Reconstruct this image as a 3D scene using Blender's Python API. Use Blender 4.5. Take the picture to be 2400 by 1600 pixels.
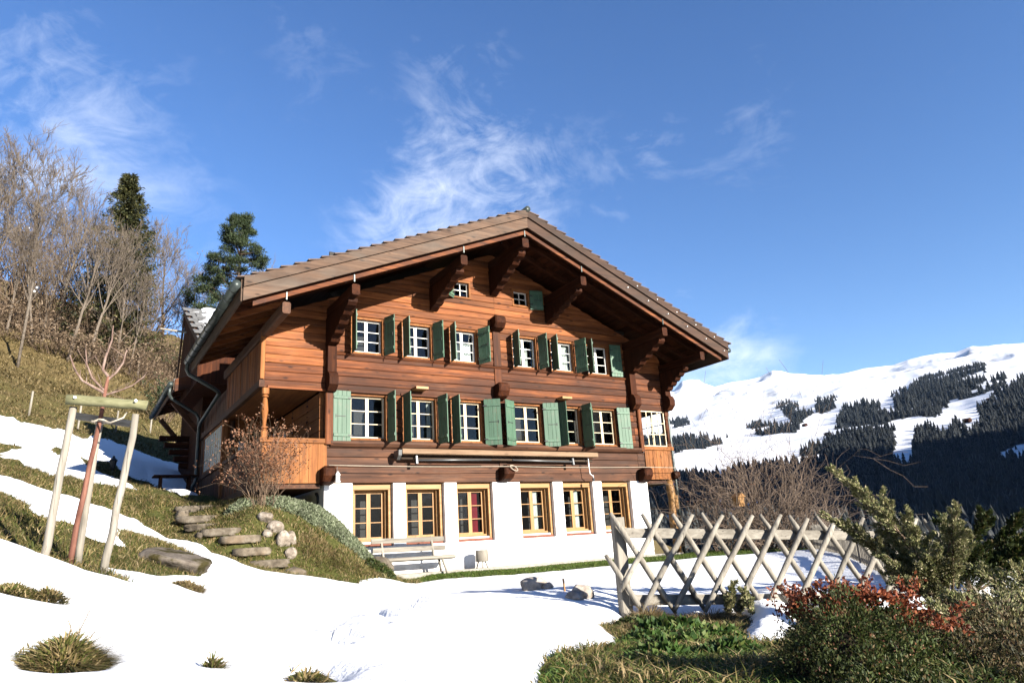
import bpy, math, random
import numpy as np
from mathutils import Matrix, Vector

for o in list(bpy.data.objects): bpy.data.objects.remove(o)
SC = bpy.context.scene
COL = SC.collection
rng = np.random.default_rng(7)
random.seed(7)

# ------------------------------------------------------------------ camera
CAM = np.array([-5.194, -16.621, 0.568])
YAW, PITCH, ROLL = 0.56857, 0.27806, -0.06158
def cam_axes():
    cy, sy, cp, sp = math.cos(YAW), math.sin(YAW), math.cos(PITCH), math.sin(PITCH)
    fw = Vector((sy*cp, cy*cp, sp)); rt = Vector((cy, -sy, 0)); up = rt.cross(fw)
    c, s = math.cos(ROLL), math.sin(ROLL)
    return c*rt+s*up, -s*rt+c*up, fw
R_, U_, F_ = cam_axes()
cd = bpy.data.cameras.new('camera'); cd.sensor_width = 36; cd.lens = 1669.66/2400*36
cd.clip_start = 0.1; cd.clip_end = 30000
cam = bpy.data.objects.new('camera', cd); COL.objects.link(cam)
M = Matrix((( R_.x, U_.x, -F_.x, CAM[0]), (R_.y, U_.y, -F_.y, CAM[1]), (R_.z, U_.z, -F_.z, CAM[2]), (0,0,0,1)))
cam.matrix_world = M
SC.camera = cam

# ------------------------------------------------------------------ sun, sky, exposure
SUN_TO = Vector((0.30, -1.0, 0.33)).normalized()          # towards the sun
sl = bpy.data.lights.new('sun', 'SUN'); sl.energy = 5.0; sl.angle = math.radians(0.53); sl.color = (1.0, 0.93, 0.82)
so = bpy.data.objects.new('sun', sl); COL.objects.link(so)
so.rotation_euler = SUN_TO.to_track_quat('Z', 'Y').to_euler(); so.location = (10, -30, 20)
SC.view_settings.view_transform = 'Standard'; SC.view_settings.look = 'None'
SC.view_settings.exposure = 2.12; SC.view_settings.gamma = 1.0
SC.view_settings.use_curve_mapping = False

W = bpy.data.worlds.new('World'); SC.world = W; W.use_nodes = True
def world_sky():
    nt = W.node_tree; nt.nodes.clear(); N = nt.nodes.new; L = nt.links.new
    out = N('ShaderNodeOutputWorld'); bg = N('ShaderNodeBackground'); bg.inputs['Strength'].default_value = 0.057
    sky = N('ShaderNodeTexSky'); sky.sky_type = 'NISHITA'; sky.sun_disc = False
    sky.sun_elevation = math.asin(SUN_TO.z); sky.sun_rotation = math.atan2(SUN_TO.x, SUN_TO.y)
    sky.altitude = 1200; sky.air_density = 1.0; sky.dust_density = 0.1; sky.ozone_density = 1.6
    tc = N('ShaderNodeTexCoord')
    def noise(scale, detail, rough, loc, sc=(1,1,1), dist=0.0):
        mp = N('ShaderNodeMapping'); mp.inputs['Location'].default_value = loc; mp.inputs['Scale'].default_value = sc
        L(tc.outputs['Generated'], mp.inputs['Vector'])
        n = N('ShaderNodeTexNoise'); n.inputs['Scale'].default_value = scale; n.inputs['Detail'].default_value = detail
        n.inputs['Roughness'].default_value = rough; n.inputs['Distortion'].default_value = dist
        L(mp.outputs[0], n.inputs['Vector']); return n.outputs['Fac']
    def mth(op, a, b=None, clamp=False):
        m = N('ShaderNodeMath'); m.operation = op; m.use_clamp = clamp
        for i, v in enumerate((a, b)):
            if v is None: continue
            if isinstance(v, (int, float)): m.inputs[i].default_value = v
            else: L(v, m.inputs[i])
        return m.outputs[0]
    # cloud banks: soft lumps of the sky dome (direction, angular radius, weight), broken up by noise
    total = None
    for d, r, wgt in CLOUDS:
        vm = N('ShaderNodeVectorMath'); vm.operation = 'DISTANCE'
        L(tc.outputs['Generated'], vm.inputs[0]); vm.inputs[1].default_value = d
        mr = N('ShaderNodeMapRange'); mr.interpolation_type = 'SMOOTHERSTEP'
        mr.inputs['From Min'].default_value = r; mr.inputs['From Max'].default_value = 0.0
        mr.inputs['To Min'].default_value = 0.0; mr.inputs['To Max'].default_value = wgt
        L(vm.outputs['Value'], mr.inputs['Value'])
        total = mr.outputs[0] if total is None else mth('MAXIMUM', total, mr.outputs[0])
    n1 = noise(4.2, 10, 0.64, (0.3, 0.9, 0.1), (1, 1, 1.5), 0.9)
    n2 = noise(1.7, 4, 0.5, (4.1, 2.2, 0.7))
    n3 = noise(13.0, 8, 0.66, (1.1, 5.2, 2.7), (1, 1, 1.7), 1.4)
    n = mth('ADD', mth('MULTIPLY', n1, .66), mth('MULTIPLY', n3, .34))
    thr = mth('ADD', mth('SUBTRACT', n, .60), mth('MULTIPLY', total, .26))       # banks lower the threshold, faint wisps occur anywhere
    m = mth('MULTIPLY', mth('MULTIPLY', thr, 3.0, True), mth('ADD', mth('MULTIPLY', total, .80), mth('MULTIPLY', mth('SUBTRACT', n2, .38, True), .9)), True)
    m = mth('MULTIPLY', mth('POWER', m, 1.2), 1.0, True)
    hs = N('ShaderNodeHueSaturation'); hs.inputs['Saturation'].default_value = 1.24; hs.inputs['Hue'].default_value = .512; L(sky.outputs[0], hs.inputs['Color'])
    mix = N('ShaderNodeMix'); mix.data_type = 'RGBA'
    L(m, mix.inputs['Factor']); L(hs.outputs[0], mix.inputs['A']); mix.inputs['B'].default_value = (6.6, 6.8, 7.2, 1)
    L(mix.outputs['Result'], bg.inputs['Color']); L(bg.outputs[0], out.inputs['Surface'])
CLOUDS = [((0.427, 0.773, 0.469), 0.25, 0.984), ((0.381, 0.817, 0.433), 0.2, 0.943), ((0.478, 0.757, 0.446), 0.17, 0.779), ((0.385, 0.707, 0.593), 0.16, 0.508), ((0.347, 0.705, 0.618), 0.12, 0.41), ((0.252, 0.782, 0.571), 0.14, 0.451), ((0.328, 0.777, 0.538), 0.16, 0.41), ((-0.072, 0.879, 0.472), 0.36, 0.656), ((-0.099, 0.852, 0.514), 0.26, 0.533), ((0.005, 0.898, 0.439), 0.26, 0.574), ((0.638, 0.591, 0.493), 0.12, 0.574), ((0.706, 0.548, 0.449), 0.2, 0.451), ((0.712, 0.502, 0.49), 0.16, 0.41), ((0.68, 0.476, 0.558), 0.16, 0.344), ((0.619, 0.647, 0.445), 0.18, 0.41), ((0.685, 0.652, 0.324), 0.1, 0.615), ((0.747, 0.627, 0.219), 0.14, 0.779), ((0.702, 0.679, 0.216), 0.16, 0.738), ((0.774, 0.59, 0.23), 0.1, 0.492), ((0.722, 0.392, 0.57), 0.22, 0.344), ((0.773, 0.32, 0.548), 0.2, 0.287), ((0.202, 0.747, 0.633), 0.12, 0.369), ((0.08, 0.931, 0.357), 0.24, 0.492), ((0.125, 0.928, 0.351), 0.16, 0.41)]
world_sky()

# ------------------------------------------------------------------ mesh helpers
ORG = {}
def V3(p): return np.asarray(p, float)
class MB:
    def __init__(s): s.v = []; s.f = []
    def add(s, v, f):
        o = len(s.v); s.v += [tuple(map(float, p)) for p in v]; s.f += [tuple(i+o for i in q) for q in f]; return s
    def box(s, x0, x1, y0, y1, z0, z1):
        return s.add([(x0,y0,z0),(x1,y0,z0),(x1,y1,z0),(x0,y1,z0),(x0,y0,z1),(x1,y0,z1),(x1,y1,z1),(x0,y1,z1)],
                     [(0,3,2,1),(4,5,6,7),(0,1,5,4),(1,2,6,5),(2,3,7,6),(3,0,4,7)])
    def bar(s, a, b, w, h, up=(0,0,1), c=0.008, w2=None, h2=None):
        """chamfered beam from a to b, w across, h along up"""
        a, b = V3(a), V3(b); d = b-a; d /= np.linalg.norm(d); up = V3(up)
        r = np.cross(d, up); n = np.linalg.norm(r)
        if n < 1e-6: r = np.cross(d, (1,0,0)); n = np.linalg.norm(r)
        r /= n; u = np.cross(r, d)
        def ring(p, w, h):
            x, y = w/2, h/2; k = min(c, x*.6, y*.6)
            return [p+r*i+u*j for i, j in ((-x+k,-y),(x-k,-y),(x,-y+k),(x,y-k),(x-k,y),(-x+k,y),(-x,y-k),(-x,-y+k))]
        v = ring(a, w, h)+ring(b, w2 or w, h2 or h)
        f = [(i, (i+1)%8, 8+(i+1)%8, 8+i) for i in range(8)]+[tuple(range(7,-1,-1)), tuple(range(8,16))]
        return s.add(v, f)
    def prism(s, pts, off):
        n = len(pts); p = [V3(q) for q in pts]; q = [a+V3(off) for a in p]
        return s.add(p+q, [tuple(range(n))[::-1], tuple(range(n, 2*n))]+[(i, (i+1)%n, n+(i+1)%n, n+i) for i in range(n)])
    def tube(s, path, rad, n=8, cap=True):
        path = [V3(p) for p in path]
        if not hasattr(rad, '__len__'): rad = [rad]*len(path)
        rings = []; pr = None
        for i, p in enumerate(path):
            t = path[min(i+1, len(path)-1)]-path[max(i-1, 0)]; t = t/(np.linalg.norm(t)+1e-9)
            if pr is None:
                pr = np.cross(t, (0,0,1)) if abs(t[2]) < .9 else np.cross(t, (1,0,0))
            r = pr-t*np.dot(pr, t); r /= np.linalg.norm(r)+1e-9; pr = r; u = np.cross(t, r)
            rings += [p+rad[i]*(r*math.cos(2*math.pi*k/n)+u*math.sin(2*math.pi*k/n)) for k in range(n)]
        m = len(path)
        f = [(i*n+k, i*n+(k+1)%n, (i+1)*n+(k+1)%n, (i+1)*n+k) for i in range(m-1) for k in range(n)]
        if cap: f += [tuple(range(n-1,-1,-1)), tuple(range((m-1)*n, m*n))]
        return s.add(rings, f)
    def lathe(s, base, prof, n=12, sq=()):
        """prof: list of (r, z); entries whose index is in sq are square sections"""
        base = V3(base); v = []
        for i, (r, z) in enumerate(prof):
            for k in range(n):
                a = 2*math.pi*(k+.5)/n; rr = r
                if i in sq: rr = r/max(abs(math.cos(a)), abs(math.sin(a)))
                v.append(base+(rr*math.cos(a), rr*math.sin(a), z))
        m = len(prof)
        f = [(i*n+k, i*n+(k+1)%n, (i+1)*n+(k+1)%n, (i+1)*n+k) for i in range(m-1) for k in range(n)]
        f += [tuple(range(n-1,-1,-1)), tuple(range((m-1)*n, m*n))]
        return s.add(v, f)
    def build(s, name, mat, parent=None, smooth=False, local=False):
        me = bpy.data.meshes.new(name)
        v = s.v
        if parent is not None and not local:
            o = ORG.get(parent.name, (0,0,0)); v = [(p[0]-o[0], p[1]-o[1], p[2]-o[2]) for p in v]
        me.from_pydata(v, [], s.f); me.update()
        if smooth: me.polygons.foreach_set('use_smooth', [True]*len(me.polygons))
        return link(name, me, mat, parent)
def link(name, me, mat, parent=None):
    if mat is not None and not me.materials: me.materials.append(mat)
    o = bpy.data.objects.new(name, me); COL.objects.link(o)
    if parent is not None:
        o.parent = parent; ORG[o.name] = ORG.get(parent.name, (0,0,0))
    return o
def np_mesh(name, verts, faces, mat, parent=None, smooth=False, attrs=None):
    """fast mesh from numpy arrays; faces (n,3) or (n,4)"""
    verts = np.asarray(verts, np.float32); faces = np.asarray(faces, np.int32)
    if parent is not None: verts = verts-np.array(ORG.get(parent.name, (0,0,0)), np.float32)
    me = bpy.data.meshes.new(name); n, k = faces.shape
    me.vertices.add(len(verts)); me.vertices.foreach_set('co', verts.ravel())
    me.loops.add(n*k); me.loops.foreach_set('vertex_index', faces.ravel())
    me.polygons.add(n); me.polygons.foreach_set('loop_start', np.arange(0, n*k, k, dtype=np.int32))
    if smooth: me.polygons.foreach_set('use_smooth', np.ones(n, bool))
    me.update(calc_edges=True)
    for an, av in (attrs or {}).items():
        at = me.attributes.new(an, 'FLOAT', 'POINT'); at.data.foreach_set('value', np.asarray(av, np.float32).ravel())
    return link(name, me, mat, parent)
def tag(o, label=None, cat=None, group=None, kind=None):
    if label: o['label'] = label
    if cat: o['category'] = cat
    if group: o['group'] = group
    if kind: o['kind'] = kind
    return o
def thing(name, label, cat, loc=(0,0,0), group=None):
    o = bpy.data.objects.new(name, None); COL.objects.link(o); o.location = loc; o.empty_display_size = .2
    ORG[o.name] = tuple(map(float, loc)); return tag(o, label, cat, group)
def dup(o, parent=None):
    c = o.copy(); COL.objects.link(c); c.parent = parent
    for ch in o.children: dup(ch, c)
    return c

# ------------------------------------------------------------------ material helpers
KALB = 0.46
class NT:
    def __init__(s, name):
        s.m = bpy.data.materials.new(name); s.m.use_nodes = True; s.t = s.m.node_tree; s.t.nodes.clear()
        s.out = s.N('ShaderNodeOutputMaterial'); s.b = s.N('ShaderNodeBsdfPrincipled'); s.L(s.b.outputs[0], s.out.inputs['Surface'])
    def N(s, t): return s.t.nodes.new(t)
    def L(s, a, b): s.t.links.new(a, b)
    def coord(s, kind='Object', scale=(1,1,1), loc=(0,0,0), rot=(0,0,0)):
        tc = s.N('ShaderNodeTexCoord'); mp = s.N('ShaderNodeMapping')
        mp.inputs['Scale'].default_value = scale; mp.inputs['Location'].default_value = loc; mp.inputs['Rotation'].default_value = rot
        s.L(tc.outputs[kind], mp.inputs['Vector']); return mp.outputs[0]
    def noise(s, vec, scale=5, detail=4, rough=.55, dist=0, out='Fac'):
        n = s.N('ShaderNodeTexNoise'); n.inputs['Scale'].default_value = scale; n.inputs['Detail'].default_value = detail
        n.inputs['Roughness'].default_value = rough; n.inputs['Distortion'].default_value = dist
        if vec is not None: s.L(vec, n.inputs['Vector'])
        return n.outputs[out]
    def voro(s, vec, scale=5, rnd=1.0, feat='F1'):
        n = s.N('ShaderNodeTexVoronoi'); n.feature = feat; n.inputs['Scale'].default_value = scale; n.inputs['Randomness'].default_value = rnd
        s.L(vec, n.inputs['Vector']); return n.outputs['Distance']
    def ramp(s, fac, stops):
        r = s.N('ShaderNodeValToRGB'); e = r.color_ramp.elements
        while len(e) < len(stops): e.new(.5)
        for i, (p, c) in enumerate(stops): e[i].position = p; e[i].color = (*c, 1) if len(c) == 3 else c
        s.L(fac, r.inputs['Fac']); return r.outputs['Color']
    def mr(s, v, a, b, c=0., d=1.):
        n = s.N('ShaderNodeMapRange'); n.inputs['From Min'].default_value = a; n.inputs['From Max'].default_value = b
        n.inputs['To Min'].default_value = c; n.inputs['To Max'].default_value = d; s.L(v, n.inputs['Value']); return n.outputs[0]
    def math(s, op, a, b=None, clamp=False):
        m = s.N('ShaderNodeMath'); m.operation = op; m.use_clamp = clamp
        for i, v in enumerate((a, b)):
            if v is None: continue
            if isinstance(v, (int, float)): m.inputs[i].default_value = v
            else: s.L(v, m.inputs[i])
        return m.outputs[0]
    def mix(s, fac, a, b, mode='MIX'):
        m = s.N('ShaderNodeMix'); m.data_type = 'RGBA'; m.blend_type = mode
        for k, v in (('Factor', fac), ('A', a), ('B', b)):
            if isinstance(v, (int, float)): m.inputs[k].default_value = v
            elif isinstance(v, tuple): m.inputs[k].default_value = (*v, 1) if len(v) == 3 else v
            else: s.L(v, m.inputs[k])
        return m.outputs['Result']
    def attr(s, name):
        a = s.N('ShaderNodeAttribute'); a.attribute_name = name; return a.outputs['Fac']
    def rand(s): return s.N('ShaderNodeObjectInfo').outputs['Random']
    def island(s): return s.N('ShaderNodeNewGeometry').outputs['Random Per Island']
    def bump(s, h, strength=.3, dist=.01):
        b = s.N('ShaderNodeBump'); b.inputs['Strength'].default_value = strength; b.inputs['Distance'].default_value = dist
        s.L(h, b.inputs['Height']); s.L(b.outputs[0], s.b.inputs['Normal'])
    def fin(s, col=None, rough=.8, spec=.3, metal=0., k=None):
        if k is None: k = 1.0 if any(w_ in s.m.name for w_ in ('snow', 'white', 'cream', 'alpine', 'steel')) else KALB
        if col is not None:
            if isinstance(col, tuple): col = tuple(c*k for c in col)
            elif k != 1.0: col = s.mix(1.0, col, (k, k, k), 'MULTIPLY')
            if isinstance(col, tuple): s.b.inputs['Base Color'].default_value = (*col, 1)
            else: s.L(col, s.b.inputs['Base Color'])
        if isinstance(rough, (int, float)): s.b.inputs['Roughness'].default_value = rough
        else: s.L(rough, s.b.inputs['Roughness'])
        s.b.inputs['Specular IOR Level'].default_value = spec; s.b.inputs['Metallic'].default_value = metal
        return s.m

def wood(name, axis, dark, mid, light, knots=1.0, rough=.75, var=.45, stain=.5, weather=None, spec=.2, patch=.55):
    """sawn or hewn timber with grain along axis, knots, per-piece tone and weather stains"""
    n = NT(name); sc = [26, 26, 26]; sc['xyz'.index(axis)] = 1.1
    rnd = n.rand()
    off = n.N('ShaderNodeCombineXYZ'); n.L(n.math('MULTIPLY', rnd, 31.7), off.inputs[0]); n.L(n.math('MULTIPLY', rnd, 17.3), off.inputs[1]); n.L(n.math('MULTIPLY', rnd, 53.1), off.inputs[2])
    tc = n.N('ShaderNodeTexCoord'); va = n.N('ShaderNodeVectorMath'); va.operation = 'ADD'
    n.L(tc.outputs['Object'], va.inputs[0]); n.L(off.outputs[0], va.inputs[1])
    def mp(scale):
        m = n.N('ShaderNodeMapping'); m.inputs['Scale'].default_value = scale; n.L(va.outputs[0], m.inputs['Vector']); return m.outputs[0]
    g = n.noise(mp(sc), 1.0, 5, .6, .6)
    sc2 = [9, 9, 9]; sc2['xyz'.index(axis)] = .5
    g2 = n.noise(mp(sc2), 1.0, 3, .5, .3)
    gg = n.math('ADD', n.math('MULTIPLY', g, .6), n.math('MULTIPLY', g2, .4))
    col = n.ramp(gg, [(.30, dark), (.50, mid), (.70, light)])
    # knots
    if knots:
        sk = [6.0, 6.0, 6.0]; sk['xyz'.index(axis)] = 2.2
        k = n.voro(mp(sk), 1.0)
        km = n.mr(k, .08, .20, 1, 0)
        km = n.math('MULTIPLY', km, .8*knots, True)
        col = n.mix(km, col, tuple(c*.35 for c in dark))
    # drying cracks along the grain
    sc3 = [70, 70, 70]; sc3['xyz'.index(axis)] = 1.6
    ck = n.mr(n.noise(mp(sc3), 1.0, 3, .5, .2), .63, .70)
    col = n.mix(n.math('MULTIPLY', ck, .75), col, tuple(c*.3 for c in dark))
    # weather stains, larger scale, drawn out along the piece
    ss = [2.2, 2.2, 2.2]; ss['xyz'.index(axis)] = .55
    st = n.noise(mp(ss), 1.0, 5, .65)
    sm = n.math('MULTIPLY', n.mr(st, .46, .66), stain, True)
    col = n.mix(sm, col, weather or tuple(c*.5 for c in dark))
    # sun-blackened and bleached areas that run across neighbouring pieces
    big = n.noise(n.coord('Object', (.42, .42, .75), (3.1, 1.7, .4)), 1.0, 6, .68)
    col = n.mix(n.math('MULTIPLY', n.mr(big, .50, .66), patch, True), col, tuple(c*.42 for c in mid))
    col = n.mix(n.math('MULTIPLY', n.mr(big, .44, .30), patch*.35, True), col, tuple(.5*(a_+b_) for a_, b_ in zip(light, (.30, .24, .19))))
    tone = n.mr(rnd, 0, 1, 1-var, 1+var*.55)
    hv = n.N('ShaderNodeHueSaturation'); n.L(col, hv.inputs['Color']); n.L(tone, hv.inputs['Value'])
    n.bump(gg, .55, .012)
    return n.fin(hv.outputs[0], rough, spec)

MAT = {}
def mats():
    red = ((.036,.0090,.0030), (.155,.044,.0118), (.37,.122,.035))
    for ax in 'xyz':
        MAT['log_'+ax] = wood('log_wood_'+ax, ax, *red, knots=1.0, var=.6, stain=.8, weather=(.06,.024,.014))
        MAT['sheltered_'+ax] = wood('sheltered_log_wood_'+ax, ax, (.080,.020,.0055), (.30,.094,.025), (.50,.185,.058), knots=1.0, var=.45, stain=.55, weather=(.085,.030,.014))
        MAT['old_'+ax] = wood('weathered_wood_'+ax, ax, (.036,.0145,.008), (.115,.045,.021), (.22,.095,.045), var=.35, stain=.5, weather=(.05,.038,.032))
        MAT['barge_'+ax] = wood('barge_wood_'+ax, ax, (.052,.028,.018), (.132,.075,.046), (.235,.145,.095), knots=1.2, var=.12, stain=.75, weather=(.13,.103,.082))
        MAT['barge2_'+ax] = wood('dark_barge_wood_'+ax, ax, (.035,.018,.011), (.075,.038,.023), (.125,.066,.040), var=.12, stain=.6, weather=(.06,.045,.036))
        MAT['pale_'+ax] = wood('pale_board_'+ax, ax, (.22,.125,.068), (.33,.21,.125), (.44,.31,.20), knots=.6, var=.06, stain=.1)
        MAT['honey_'+ax] = wood('honey_wood_'+ax, ax, (.17,.055,.014), (.33,.12,.032), (.46,.19,.06), knots=.7, var=.2, stain=.15)
        MAT['pine_'+ax] = wood('fresh_pine_'+ax, ax, (.34,.16,.05), (.46,.24,.085), (.55,.32,.13), knots=.35, var=.06, stain=.05, patch=.1, weather=(.3,.14,.05), rough=.5)
        MAT['grey_'+ax] = wood('silver_wood_'+ax, ax, (.19,.165,.135), (.38,.345,.29), (.55,.51,.44), knots=.6, var=.25, stain=.5, weather=(.15,.13,.10))
        MAT['dark_'+ax] = wood('shade_tinted_wood_'+ax, ax, (.022,.0065,.003), (.064,.019,.0075), (.125,.040,.0145), var=.4, stain=.35, weather=(.025,.014,.010), spec=.08)  # darker copy of the log wood: shade under the eaves put into the colour
    def white_paint(name, c, r=.55):
        n = NT(name); return n.fin(n.ramp(n.noise(n.coord(), 6, 4), [(.3, tuple(x*.88 for x in c)), (.7, c)]), r, .4)
    MAT['cream'] = white_paint('cream_paint', (.44,.36,.235)); MAT['white_paint'] = white_paint('white_paint', (.46,.445,.41))
    n = NT('white_plaster'); p = n.noise(n.coord(), 2.2, 5, .6); q = n.noise(n.coord(), 55, 4)
    c = n.ramp(p, [(.3, (.60,.59,.57)), (.65, (.72,.72,.71))]); sz = n.N('ShaderNodeSeparateXYZ'); n.L(n.coord(), sz.inputs[0])
    sp = n.math('MULTIPLY', n.mr(n.math('ADD', sz.outputs[2], n.math('MULTIPLY', n.noise(n.coord(), 4, 5, .7), .5)), .26, .50, 1, 0), .75, True)
    c = n.mix(sp, c, (.20,.165,.125)); n.bump(n.math('ADD', q, n.math('MULTIPLY', p, 2.0)), .5, .01); MAT['plaster'] = n.fin(c, .9, .2, k=1.0)
    n = NT('green_shutter_paint'); g = n.noise(n.coord('Object', (30,30,1.6)), 1, 5, .6); w = n.noise(n.coord('Object', (9,9,3)), 1, 4, .65)
    c = n.ramp(g, [(.3, (.055,.128,.076)), (.7, (.10,.205,.130))]); c = n.mix(n.math('MULTIPLY', n.mr(w, .56, .72), .65), c, (.17,.19,.14))
    hv = n.N('ShaderNodeHueSaturation'); n.L(c, hv.inputs['Color']); n.L(n.mr(n.rand(), 0, 1, .74, 1.2), hv.inputs['Value'])
    n.bump(g, .3, .006); MAT['green'] = n.fin(hv.outputs[0], .6, .35)
    n = NT('window_glass'); n.t.nodes.remove(n.b)
    gl = n.N('ShaderNodeBsdfGlossy'); gl.inputs['Roughness'].default_value = .02; gl.inputs['Color'].default_value = (.62,.64,.66,1)
    tr = n.N('ShaderNodeBsdfTransparent'); tr.inputs['Color'].default_value = (.80,.84,.84,1)
    fr = n.N('ShaderNodeFresnel'); fr.inputs['IOR'].default_value = 1.55
    b = n.N('ShaderNodeBump'); b.inputs['Strength'].default_value = .06; b.inputs['Distance'].default_value = .02
    n.L(n.noise(n.coord(), 2.5, 2), b.inputs['Height']); n.L(b.outputs[0], gl.inputs['Normal']); n.L(b.outputs[0], fr.inputs['Normal'])
    mx = n.N('ShaderNodeMixShader'); n.L(n.math('MULTIPLY', fr.outputs[0], 1.0, True), mx.inputs[0]); n.L(tr.outputs[0], mx.inputs[1]); n.L(gl.outputs[0], mx.inputs[2]); n.L(mx.outputs[0], n.out.inputs['Surface'])
    MAT['glass'] = n.m
    def plain(key, name, c, rough=.7, spec=.3, metal=0., vs=.12, scale=9):
        n = NT(name); p = n.noise(n.coord(), scale, 4, .6)
        MAT[key] = n.fin(n.ramp(p, [(.3, tuple(x*(1-vs) for x in c)), (.7, tuple(x*(1+vs) for x in c))]), rough, spec, metal)
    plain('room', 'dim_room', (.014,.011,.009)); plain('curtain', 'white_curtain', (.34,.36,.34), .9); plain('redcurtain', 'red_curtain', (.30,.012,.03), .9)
    plain('iron', 'dark_iron', (.035,.035,.037), .55, .4); plain('steel', 'galvanised_steel', (.5,.51,.52), .35, .5, .85); plain('zinc', 'patinated_zinc', (.075,.095,.09), .45, .5, .4)
    plain('tile', 'brown_roof_tile', (.15,.105,.085), .85, .2, 0, .3); plain('slate', 'grey_slate', (.20,.20,.20), .8, .3, 0, .3); plain('concrete', 'pale_concrete', (.42,.39,.34), .9, .2, 0, .2)
    plain('awning', 'brown_awning_cloth', (.10,.07,.05), .8, .2)
    plain('armgrey', 'grey_arm', (.16,.165,.17), .4, .5, .5)
    n = NT('pale_pink_rock'); a = n.noise(n.coord(), 9, 6, .65); n.bump(a, .8, .03); MAT['pinkstone'] = n.fin(n.ramp(a, [(.3, (.25,.20,.16)), (.5, (.48,.41,.35)), (.7, (.68,.60,.53))]), .9, .2); plain('rope', 'pale_rope', (.55,.48,.38), .9); plain('redbrown', 'painted_sill', (.22,.062,.03), .7, .3, 0, .25)
    plain('bead', 'dark_beads', (.06,.02,.02)); plain('tin', 'white_tin', (.68,.70,.70), .4, .5, .3)
    # snow
    n = NT('snow'); a = n.noise(n.coord(), 3.0, 6, .6); b2 = n.noise(n.coord(), 40, 5, .6)
    h = n.math('ADD', n.math('MULTIPLY', a, 1.0), n.math('MULTIPLY', b2, .18)); n.bump(h, .6, .08)
    n.b.inputs['Subsurface Weight'].default_value = 0.0
    MAT['snow'] = n.fin((.64,.65,.67), .65, .25)
    # stone
    n = NT('lichen_stone'); a = n.noise(n.coord(), 5, 6, .65); v = n.noise(n.coord(), 2.0, 4, .6); c = n.ramp(a, [(.3, (.07,.056,.040)), (.5, (.165,.135,.10)), (.7, (.30,.26,.205))])
    c = n.mix(n.math('MULTIPLY', n.mr(v, .55, .7), .5), c, (.20,.135,.08)); n.bump(n.noise(n.coord(), 9, 6, .7), .7, .04)
    hv = n.N('ShaderNodeHueSaturation'); n.L(c, hv.inputs['Color']); n.L(n.mr(n.rand(), 0, 1, .8, 1.25), hv.inputs['Value']); MAT['stone'] = n.fin(hv.outputs[0], .9, .2)
    n = NT('white_limestone'); a = n.noise(n.coord(), 7, 6, .65); c = n.ramp(a, [(.3, (.06,.048,.036)), (.48, (.15,.125,.10)), (.7, (.30,.265,.225))]); n.bump(a, .9, .05); MAT['limestone'] = n.fin(c, .9, .2)
    n = NT('mossy_rock'); a = n.noise(n.coord(), 6, 6, .65); v = n.noise(n.coord(), 3.0, 4, .6); c = n.ramp(a, [(.3, (.10,.08,.065)), (.7, (.30,.26,.22))]); c = n.mix(n.mr(v, .5, .6), c, (.06,.05,.018)); n.bump(a, .8, .05); MAT['mossrock'] = n.fin(c, .95, .1)
    # leafy and twiggy stuff: colour differs from leaf to leaf
    def leaf(key, name, stops, rough=.65, trans=.25):
        n = NT(name); c = n.ramp(n.island(), stops)
        p = n.noise(n.coord(), 1.3, 3); hv = n.N('ShaderNodeHueSaturation'); n.L(c, hv.inputs['Color']); n.L(n.mr(p, .3, .7, .65*KALB, 1.35*KALB), hv.inputs['Value'])
        MAT[key] = n.fin(hv.outputs[0], rough, .25, k=1.0)
        n.b.inputs['Subsurface Weight'].default_value = 0
        tl = n.N('ShaderNodeBsdfTranslucent'); n.L(hv.outputs[0], tl.inputs['Color']); mx = n.N('ShaderNodeMixShader'); mx.inputs[0].default_value = trans
        n.L(n.b.outputs[0], mx.inputs[1]); n.L(tl.outputs[0], mx.inputs[2]); n.L(mx.outputs[0], n.out.inputs['Surface'])
    leaf('grass', 'winter_grass_blades', [(0, (.06,.085,.014)), (.3, (.13,.15,.03)), (.5, (.24,.19,.065)), (.75, (.36,.26,.12)), (1, (.48,.37,.20))])
    leaf('lawn', 'lawn_blades', [(0, (.05,.10,.012)), (.6, (.10,.165,.02)), (1, (.17,.19,.04))])
    leaf('dryleaf', 'dry_grass', [(0, (.22,.15,.06)), (.5, (.36,.26,.13)), (1, (.16,.13,.05))])
    leaf('hay', 'upper_meadow_blades', [(0, (.10,.085,.026)), (.4, (.20,.15,.06)), (.75, (.30,.22,.10)), (1, (.40,.31,.16))])
    leaf('scrub', 'brown_green_scrub', [(0, (.03,.038,.012)), (.4, (.09,.085,.03)), (.8, (.19,.14,.065)), (1, (.30,.20,.11))])
    leaf('weed', 'broad_weed_leaves', [(0, (.03,.075,.012)), (.6, (.075,.15,.025)), (.9, (.17,.21,.05)), (1, (.25,.2,.09))])
    leaf('juniper', 'juniper_needles', [(0, (.12,.15,.055)), (.4, (.33,.35,.135)), (.75, (.54,.50,.25)), (1, (.70,.60,.40))])
    leaf('mound', 'dense_shrub_leaves', [(0, (.020,.032,.008)), (.5, (.055,.085,.016)), (.85, (.12,.15,.04)), (1, (.18,.12,.05))])
    leaf('creeper', 'rust_red_leaves', [(0, (.11,.024,.010)), (.5, (.28,.065,.025)), (1, (.45,.15,.06))])
    leaf('cushion', 'grey_green_leaves', [(0, (.13,.17,.085)), (.5, (.25,.29,.17)), (1, (.38,.41,.28))])
    leaf('rustleaf', 'withered_leaves', [(0, (.14,.055,.03)), (.5, (.28,.12,.06)), (1, (.42,.24,.15))])
    leaf('spruce', 'spruce_needles', [(0, (.018,.024,.007)), (.5, (.05,.058,.016)), (1, (.11,.10,.03))], trans=.1)
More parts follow.
